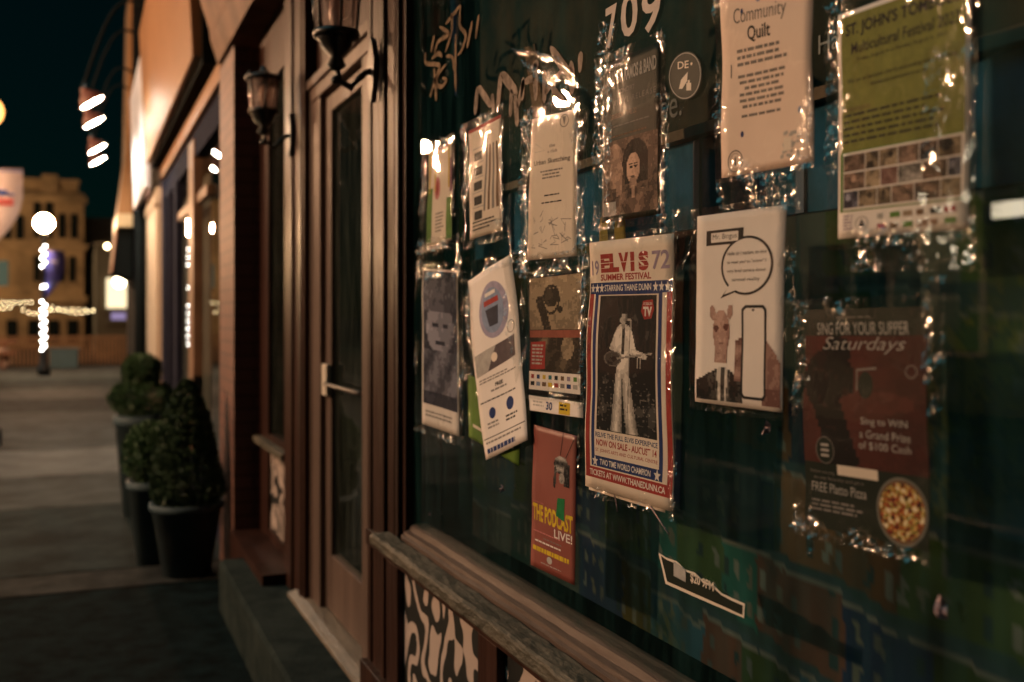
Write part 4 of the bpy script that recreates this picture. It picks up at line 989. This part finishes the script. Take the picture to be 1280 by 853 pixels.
# community quilt
s = Sheet((903, -55), (1019, -82), (1024, 203), (905, 223), GX-.002, .002, seed=13)
gi = pp('soft_grey_ink', (.17, .15, .14)); s.text('Community', .16, .74, .255, .345, gi, bold=-.003, slope=0); s.text('Quilt', .32, .58, .345, .42, ink, bold=.015); s.ell(.42, .20, .03, .02, yel); s.ell(.44, .225, .03, .02, lblue); s.ell(.62, .195, .03, .025, lblue); s.ell(.26, .275, .015, .015, navy)
s.greek(.18, .78, .44, .53, 3, gi, rnd); s.greek(.18, .74, .555, .72, 6, gi, rnd, center=True); s.greek(.2, .7, .735, .76, 1, gi, rnd, center=True); s.ell(.24, .82, .018, .014, navy); s.rect(.10, .5, .115, .56, gi); s.ell(.87, .76, .02, .015, lblue)
s.ell(.16, .935, .085, .05, gi, ring=.12); s.ell(.16, .935, .06, .036, gi, ring=.08); s.rect(.15, .915, .17, .955, gi)
for _ in range(30): a = rnd.uniform(.66, .84); t = rnd.uniform(.84, .955); s.rect(a, t, a+.03, t+.014, lgrey, 1)
s.rect(.70, .87, .78, .93, papercream, 2)
qp = mat('quilt_paper', (.66, .50, .41), .6, .08, 5)
e = s.build('poster', 'large plain cream poster for a community quilt at the top of the glass', 'poster', qp); sleeve(e, s, .04, .025, .006, 13, .8)
# speech-bubble flyer
s = Sheet((874, 271), (987, 256), (981, 516), (872, 502), GX-.002, .0015, seed=14)
for _i in range(1):
    s.rect(.12, .085, .56, .165, ink); s.rect(.18, .10, .50, .15, paper, 2); s.text('Mr. Bingus', .20, .485, .108, .143, ink, 3)
    s.ell(.60, .28, .295, .150, ink, 1, 44); s.ell(.60, .28, .270, .137, paper, 2, 44); s.poly([(.42, .37), (.30, .445), (.50, .41)], ink, 1); s.poly([(.42, .365), (.345, .425), (.51, .40)], paper, 3)
    for k, tx in enumerate(('Hello sir / madam, so nice', 'to meet you! to "mister" I', 'very brief camera donut', 'sensual reality')):
        s.text(tx, .38+(.06 if k == 3 else 0), .82-(.06 if k == 3 else 0), .205+k*.045, .228+k*.045, ink, 4)
def f_(u, v):
    if v > .62+.5*abs(u-.42)**1.1*(.9) and u < .72:
        x = .10+.06*math.sin(u*30)
        if abs(u-.42) < .10*(1.35-v)+.02 and v > .55: x = .80
        if abs(u-.43) < .028 and v > .64: x = .22
        if abs(abs(u-.42)-.12*(1.6-v)) < .012: x = .3
        return x
    return None
s.photo(.02, .50, .78, .98, 48, 46, mono, f_)
def f_(u, v):
    if el(u, v, .5, .50, .38-.10*v, .42) < 1 or el(u, v, .15+.25*(v-.12), .13, .12, .13) < 1 or el(u, v, .86-.25*(v-.1), .11, .11, .13) < 1 or (abs(u-.5) < .24 and .7 < v < 1):
        x = .82-.5*abs(u-.45)-.15*v
        if el(u, v, .29, .40, .11, .06) < 1 or el(u, v, .70, .38, .11, .06) < 1: x = .05
        if el(u, v, .5, .66, .10, .025) < 1: x = .3
        return x
    return None
s.photo(.165, .48, .46, .78, 24, 34, rosy, f_, 4)
def f_(u, v):
    if u < .28 and .18+.3*abs(u-.2) < v < .75: return .45+.2*math.sin(v*22)
    if u > .62 and v > .14+(u-.62)*.9: return .5-.3*(u-.62)-.2*(v > .8)
    return None
s.photo(.48, .56, .98, .98, 26, 34, rosy, f_, 3)
s.poly([(.555, .50), (.60, .48), (.80, .48), (.83, .50), (.83, .935), (.80, .955), (.59, .955), (.555, .935)], ink, 4); s.poly([(.58, .51), (.61, .495), (.79, .495), (.81, .51), (.81, .925), (.79, .94), (.60, .94), (.58, .925)], paper, 5); s.ell(.69, .505, .015, .006, ink, 6)
e = s.build('flyer', 'white flyer with a big round speech bubble above a suited figure and a phone', 'flyer', paper); sleeve(e, s, .04, .04, .004, 14, .45)
# green multicultural festival
s = Sheet((1050, 20), (1217, -40), (1213, 286), (1051, 299), GX-.002, .0008, seed=15)
ol = pp('olive_green_ink', (.19, .205, .045)); s.rect(.03, .02, .97, .62, ol); s.text("ST. JOHN'S TOMBOLO", .07, .95, .055, .125, ink, 3, bold=.03); s.text('Multicultural Festival 2023', .12, .93, .145, .195, ink, 3, bold=.01); s.text('Friday, August 4 to Sunday, August 6, 2023', .17, .85, .215, .235, ink, 3)
s.text('We are an inclusive charity promoting and celebrating', .08, .92, .30, .325, ink, 3); s.text('diversity and communities in our city', .28, .72, .335, .357, ink, 3); s.text('Performances', .04, .28, .42, .445, brown, 3)
s.greek(.05, .85, .455, .60, 5, ink, rnd, fill=.35, lv=3)
s.rect(.03, .62, .97, .625, greeni, 3); s.rect(.03, .625, .97, .875, paper, 2); gc = [brown, ink, skin2, teal, purp, yel, greeni, navy, redi, lgrey, pp('tan_ink', (.35, .26, .18))]
tl = [sepia, mono, hairp, rosy, bluep, sepia, hairp]
for r_ in range(3):
    a = .05
    while a < .92:
        wd = rnd.uniform(.10, .19); t = .635+r_*.08; a1 = min(a+wd, .95); c1, c2, k1 = rnd.random(), rnd.random(), rnd.uniform(0, 9)
        def f_(u, v):
            x = .25+.4*noise.noise(Vector((u*2+k1, v*2, k1)))+.25*c1
            if el(u, v, .3+.4*c1, .35, .15, .2) < 1: x = .75*c2+.1
            if v > .6 and abs(u-.3-.4*c1) < .28: x = .8*c1
            return x
        s.photo(a, t, a1, t+.073, max(5, int((a1-a)*110)), 14, rnd.choice(tl), f_, 3); a = a1+.006
s.ell(.85, .66, .05, .025, ink, 5); s.rect(.02, .62, .045, .885, greeni, 3); s.rect(.03, .878, .97, .884, greeni, 3)
for r_ in range(2):
    for k in range(6): s.rect(.34+k*.10, .905+r_*.045, .34+k*.10+rnd.uniform(.04, .08), .928+r_*.045, rnd.choice(gc), 3)
s.ell(.21, .94, .055, .03, grey, ring=.12); s.poly([(.18, .955), (.21, .92), (.24, .955)], ink, 3); s.greek(.05, .14, .90, .97, 5, purp, rnd, 3)
e = s.build('poster', 'olive-green multicultural festival poster with small photographs in its lower half', 'poster', paper); sleeve(e, s, .07, .05, .009, 15, .75)
# singing contest poster
s = Sheet((1012, 388), (1162, 383), (1165, 690), (1012, 655), GX-.002, .002, seed=16)
sr = mat('supper_maroon_paper', (.06, .016, .014), .35, .2, 4, spec=.3); s.rect(0, 0, 1, .12, dk); s.rect(0, .70, 1, 1, dk); s.text('SING FOR YOUR SUPPER', .12, .87, .06, .115, lgrey, 3); s.greek(.3, .7, .035, .045, 1, grey, rnd, 3); s.text('Saturdays', .17, .85, .125, .20, lgrey, 4, shear=.4, bold=-.008)
s.text('Sing to WIN', .50, .86, .475, .515, lgrey, 3); s.text('a Grand Prize', .49, .88, .53, .565, lgrey, 3); s.text('of $100 Cash', .48, .88, .58, .618, lgrey, 3)
def f_(u, v):
    x = .75+.2*math.sin(u*5)
    if el(u, v, .22, .35, .22, .25) < 1 or el(u, v, .3, .12, .12, .12) < 1 or seg(u, v, .2, .5, .35, .95)[0] < .12: x = .08
    if el(u, v, .62, .5, .3, .08) < 1: x = .9
    return x
s.photo(.0, .12, 1, .70, 44, 50, maroonp, f_, 1)
s.ell(.53, .335, .06, .06, dk, 2); s.stroke([(.46, .36), (.46, .27), (.62, .26)], .003, grey, 3); s.ell(.89, .27, .045, .028, grey, 3, ring=.15)
s.ell(.19, .64, .075, .058, dk, 3); s.ell(.19, .64, .08, .062, grey, 4, ring=.06)
for k in range(3): s.rect(.155, .610+k*.024, .225, .622+k*.024, lgrey, 5)
s.text('Perform one song', .05, .26, .735, .752, grey, 3); s.rect(.29, .70, .62, .745, papercream, 5); s.text('on any Saturday and get a', .08, .50, .762, .780, grey, 3); s.text('FREE Platto Pizza', .06, .52, .792, .835, lgrey, 3); s.greek(.06, .5, .87, .93, 3, grey, rnd, 3)
s.ell(.80, .86, .20, .145, pp('plate_grey', (.16, .16, .14)), 4, 40); s.ell(.80, .86, .185, .133, brown, 5, 40)
def f_(u, v):
    if el(u, v, .5, .5, .48, .48) > 1: return None
    return .5+.9*noise.noise(Vector((u*11, v*11, 4)))+.5*noise.noise(Vector((u*25, v*25, 9)))
s.photo(.62, .735, .98, .985, 44, 44, pizza_r, f_, 6)
e = s.build('poster', 'dark maroon and black singing contest poster with a pizza at its lower right', 'poster', sr); sleeve(e, s, .07, .05, .010, 16, .6)
s = Sheet((586, 468), (652, 500), (650, 583), (588, 546), GX-.0005, .001, seed=21); s.rect(.1, .75, .9, .80, papercream); s.greek(.1, .8, .85, .92, 2, greeni, rnd)
s.build('flyer', 'green flyer mostly hidden behind the tilted white poster', 'flyer', mat('green_paper', (.12, .22, .035), .6, .3, 12, spec=.08))
s = Sheet((752, 272), (782, 268), (784, 303), (751, 306), GX+.02, .001, seed=22); s.rect(.35, 0, .62, 1, dk)
s.build('hanging_strip', 'yellow strips hanging behind the glass just above the tall festival poster', 'strip', mat('mustard_paper', (.30, .22, .05), .7, spec=.08))
# round sticker, torn sticker
s = Sheet((836, 70), (879, 62), (878, 124), (836, 124), GX-.0002, 0, seed=17)
s.ell(.5, .5, .47, .5, lgrey, 0, ring=.04); s.text('DE', .30, .62, .18, .34, papercream, 2, bold=.01); s.ell(.70, .26, .03, .03, papercream, 2); s.poly([(.34, .78), (.40, .58), (.60, .42), (.58, .62), (.44, .78)], papercream, 2); s.rect(.56, .66, .70, .82, papercream, 2); s.rect(.60, .60, .66, .66, papercream, 2)
e = empty('round_sticker', tuple(s.at(.5, 1)), 'round black sticker with a white quill and inkwell beside the quilt poster', 'sticker')
nn = 36; c_ = [s.at(.5+.49*math.cos(6.2832*i/nn), .5+.52*math.sin(6.2832*i/nn)) for i in range(nn)]
MB().add(c_+[v+Vector((.0008, 0, 0)) for v in c_], [tuple(range(nn)), tuple(range(2*nn-1, nn-1, -1))]+[(i, (i+1) % nn, (i+1) % nn+nn, i+nn) for i in range(nn)]).build('sticker_face', dk, e)
q = MB(); ms_ = []
for (mn, lv), (v0, f0) in s.b.items():
    if mn not in ms_: ms_.append(mn)
    q.add([s.at(v[0], v[1], .0003+.0001*lv) for v in v0], f0, ms_.index(mn))
q.build('print', [MATS[n_] for n_ in ms_], e, fix=False)
e = empty('torn_sticker', tuple(P(880, 760, GX)), 'long torn black sticker with a white edge reading $20 9PM, low on the glass', 'sticker')
out = [(823,691),(832,697),(846,702),(856,712),(868,716),(880,727),(893,733),(902,742),(915,748),(931,755),(930,773),(905,762),(870,747),(832,730)]
inn_ = [(826,695),(833,700),(845,705),(855,714),(868,719),(879,729),(892,736),(901,744),(914,751),(928,757),(927.5,769),(905,758.5),(871,743.5),(834,727)]
px_board('sticker_edge', out, GX-.0010, .0008, papercream, e); px_board('sticker_face', inn_, GX-.0016, .0006, dk, e)
px_board('printed_square', [(842, 702), (857, 713), (857, 728), (842, 720)], GX-.0022, .0005, lgrey, e)
board_text('$20 9PM', 863, 892, 722, 735, GX-.0024, papercream, e, bold=.02)
# ------------------------------------------------------------------ loose plastic, tape and scraps
for k, (qd, a_, lab) in enumerate((
  ([(752, 90), (770, 84), (768, 285), (752, 290)], .010, 'long twisted strip of clear plastic left of the black concert poster'),
  ([(828, 120), (842, 116), (840, 300), (828, 305)], .009, 'crumpled clear strip along the right edge of the black concert poster'),
  ([(632, 330), (662, 300), (664, 440), (648, 480)], .011, 'bunched clear film between the tilted poster and the band-photo poster'),
  ([(528, 300), (580, 292), (582, 345), (528, 350)], .011, 'bunched clear film between the two leftmost posters'),
  ([(732, 350), (746, 345), (744, 520), (732, 510)], .010, 'crumpled clear strip along the left edge of the tall festival poster'),
  ([(1165, 60), (1225, 50), (1228, 330), (1150, 320)], .013, 'wide crumpled clear film right of the green festival poster'),
  ([(1060, 290), (1230, 270), (1235, 340), (1062, 340)], .014, 'glittering crumpled film beneath the green festival poster'),
  ([(1160, 350), (1190, 345), (1186, 520), (1164, 520)], .012, 'long curl of clear film at the right edge of the singing contest poster'),
  ([(995, 600), (1022, 605), (1024, 690), (1000, 700)], .012, 'dangling crumpled film at the lower left of the singing contest poster'),
  ([(580, 290), (640, 270), (648, 330), (584, 350)], .010, 'bunched film under the poster with black squares'),
  ([(900, 225), (1000, 215), (1005, 262), (905, 262)], .008, 'thin film hanging below the quilt poster'),
  ([(775, 30), (760, 26), (750, 90), (765, 96)], .010, 'short knot of film at the top left of the concert poster'))):
    film('plastic_strip', qd, GX-.006, a_, 30+k, lab)
for k, (qd, a_, lab) in enumerate((
  ([(655, 150), (668, 148), (664, 330), (654, 325)], .011, 'crinkled clear edge strip left of the cream sketching poster'),
  ([(724, 138), (738, 136), (736, 300), (722, 318)], .010, 'crinkled clear edge strip right of the cream sketching poster'),
  ([(572, 345), (590, 350), (600, 470), (576, 480)], .011, 'crinkled film between the blue-grey portrait and the tilted poster'),
  ([(654, 320), (732, 312), (732, 340), (656, 350)], .012, 'bunched film over the top of the band-photo poster'),
  ([(845, 262), (866, 258), (868, 330), (848, 345)], .010, 'ragged film at the upper right corner of the tall festival poster'),
  ([(986, 255), (1000, 252), (1000, 420), (985, 430)], .010, 'narrow wrinkled film right of the speech-bubble flyer'),
  ([(640, 60), (700, 70), (735, 110), (690, 112)], .009, 'torn film lying across the painted letters'))):
    film('plastic_strip', qd, GX-.007, a_, 60+k, lab)
foil = mat('pink_foil', (.55, .38, .40), .3, .3, 30, 1.0, 80, metal=.4)
def scrap(px, py, r_, label, seed, m):
    rn = random.Random(seed); c = P(px, py, GX-.006); b_ = MB(); n = 9; vs = [c+Vector((-.008, 0, 0))]
    for i in range(n): a = 6.2832*i/n; rr = r_*rn.uniform(.5, 1.2); vs.append(c+Vector((-rn.uniform(0, .012), rr*.8*math.cos(a), rr*1.5*math.sin(a))))
    b_.add(vs, [(0, i+1, (i+1) % n+1) for i in range(n)], 0)
    return tag(b_.build('tape_scrap', m, None, fix=False), label, 'tape scrap', 'scraps of tape left on the glass')
scrap(1181, 758, .010, 'pinkish crumpled scrap of tape alone low on the right of the glass', 1, foil)
scrap(631, 611, .006, 'small glinting scrap of tape below the tilted poster', 2, foil)
scrap(540, 642, .004, 'tiny amber scrap of tape near the lower left corner of the glass', 3, foil)
scrap(962, 535, .009, 'triangular scrap of tape beneath the speech-bubble flyer', 4, foil)
for (a, c, w_, lab) in (((765, 600), (772, 640), .0012, 'thin thread of plastic hanging below the tall festival poster, the left one'), ((812, 632), (836, 668), .0012, 'thin thread of plastic hanging below the tall festival poster, the right one')):
    tag(MB().tube([tuple(P(*a, GX-.008)), tuple(P(*c, GX-.01))], w_, 5).build('plastic_thread', foil), lab, 'thread')
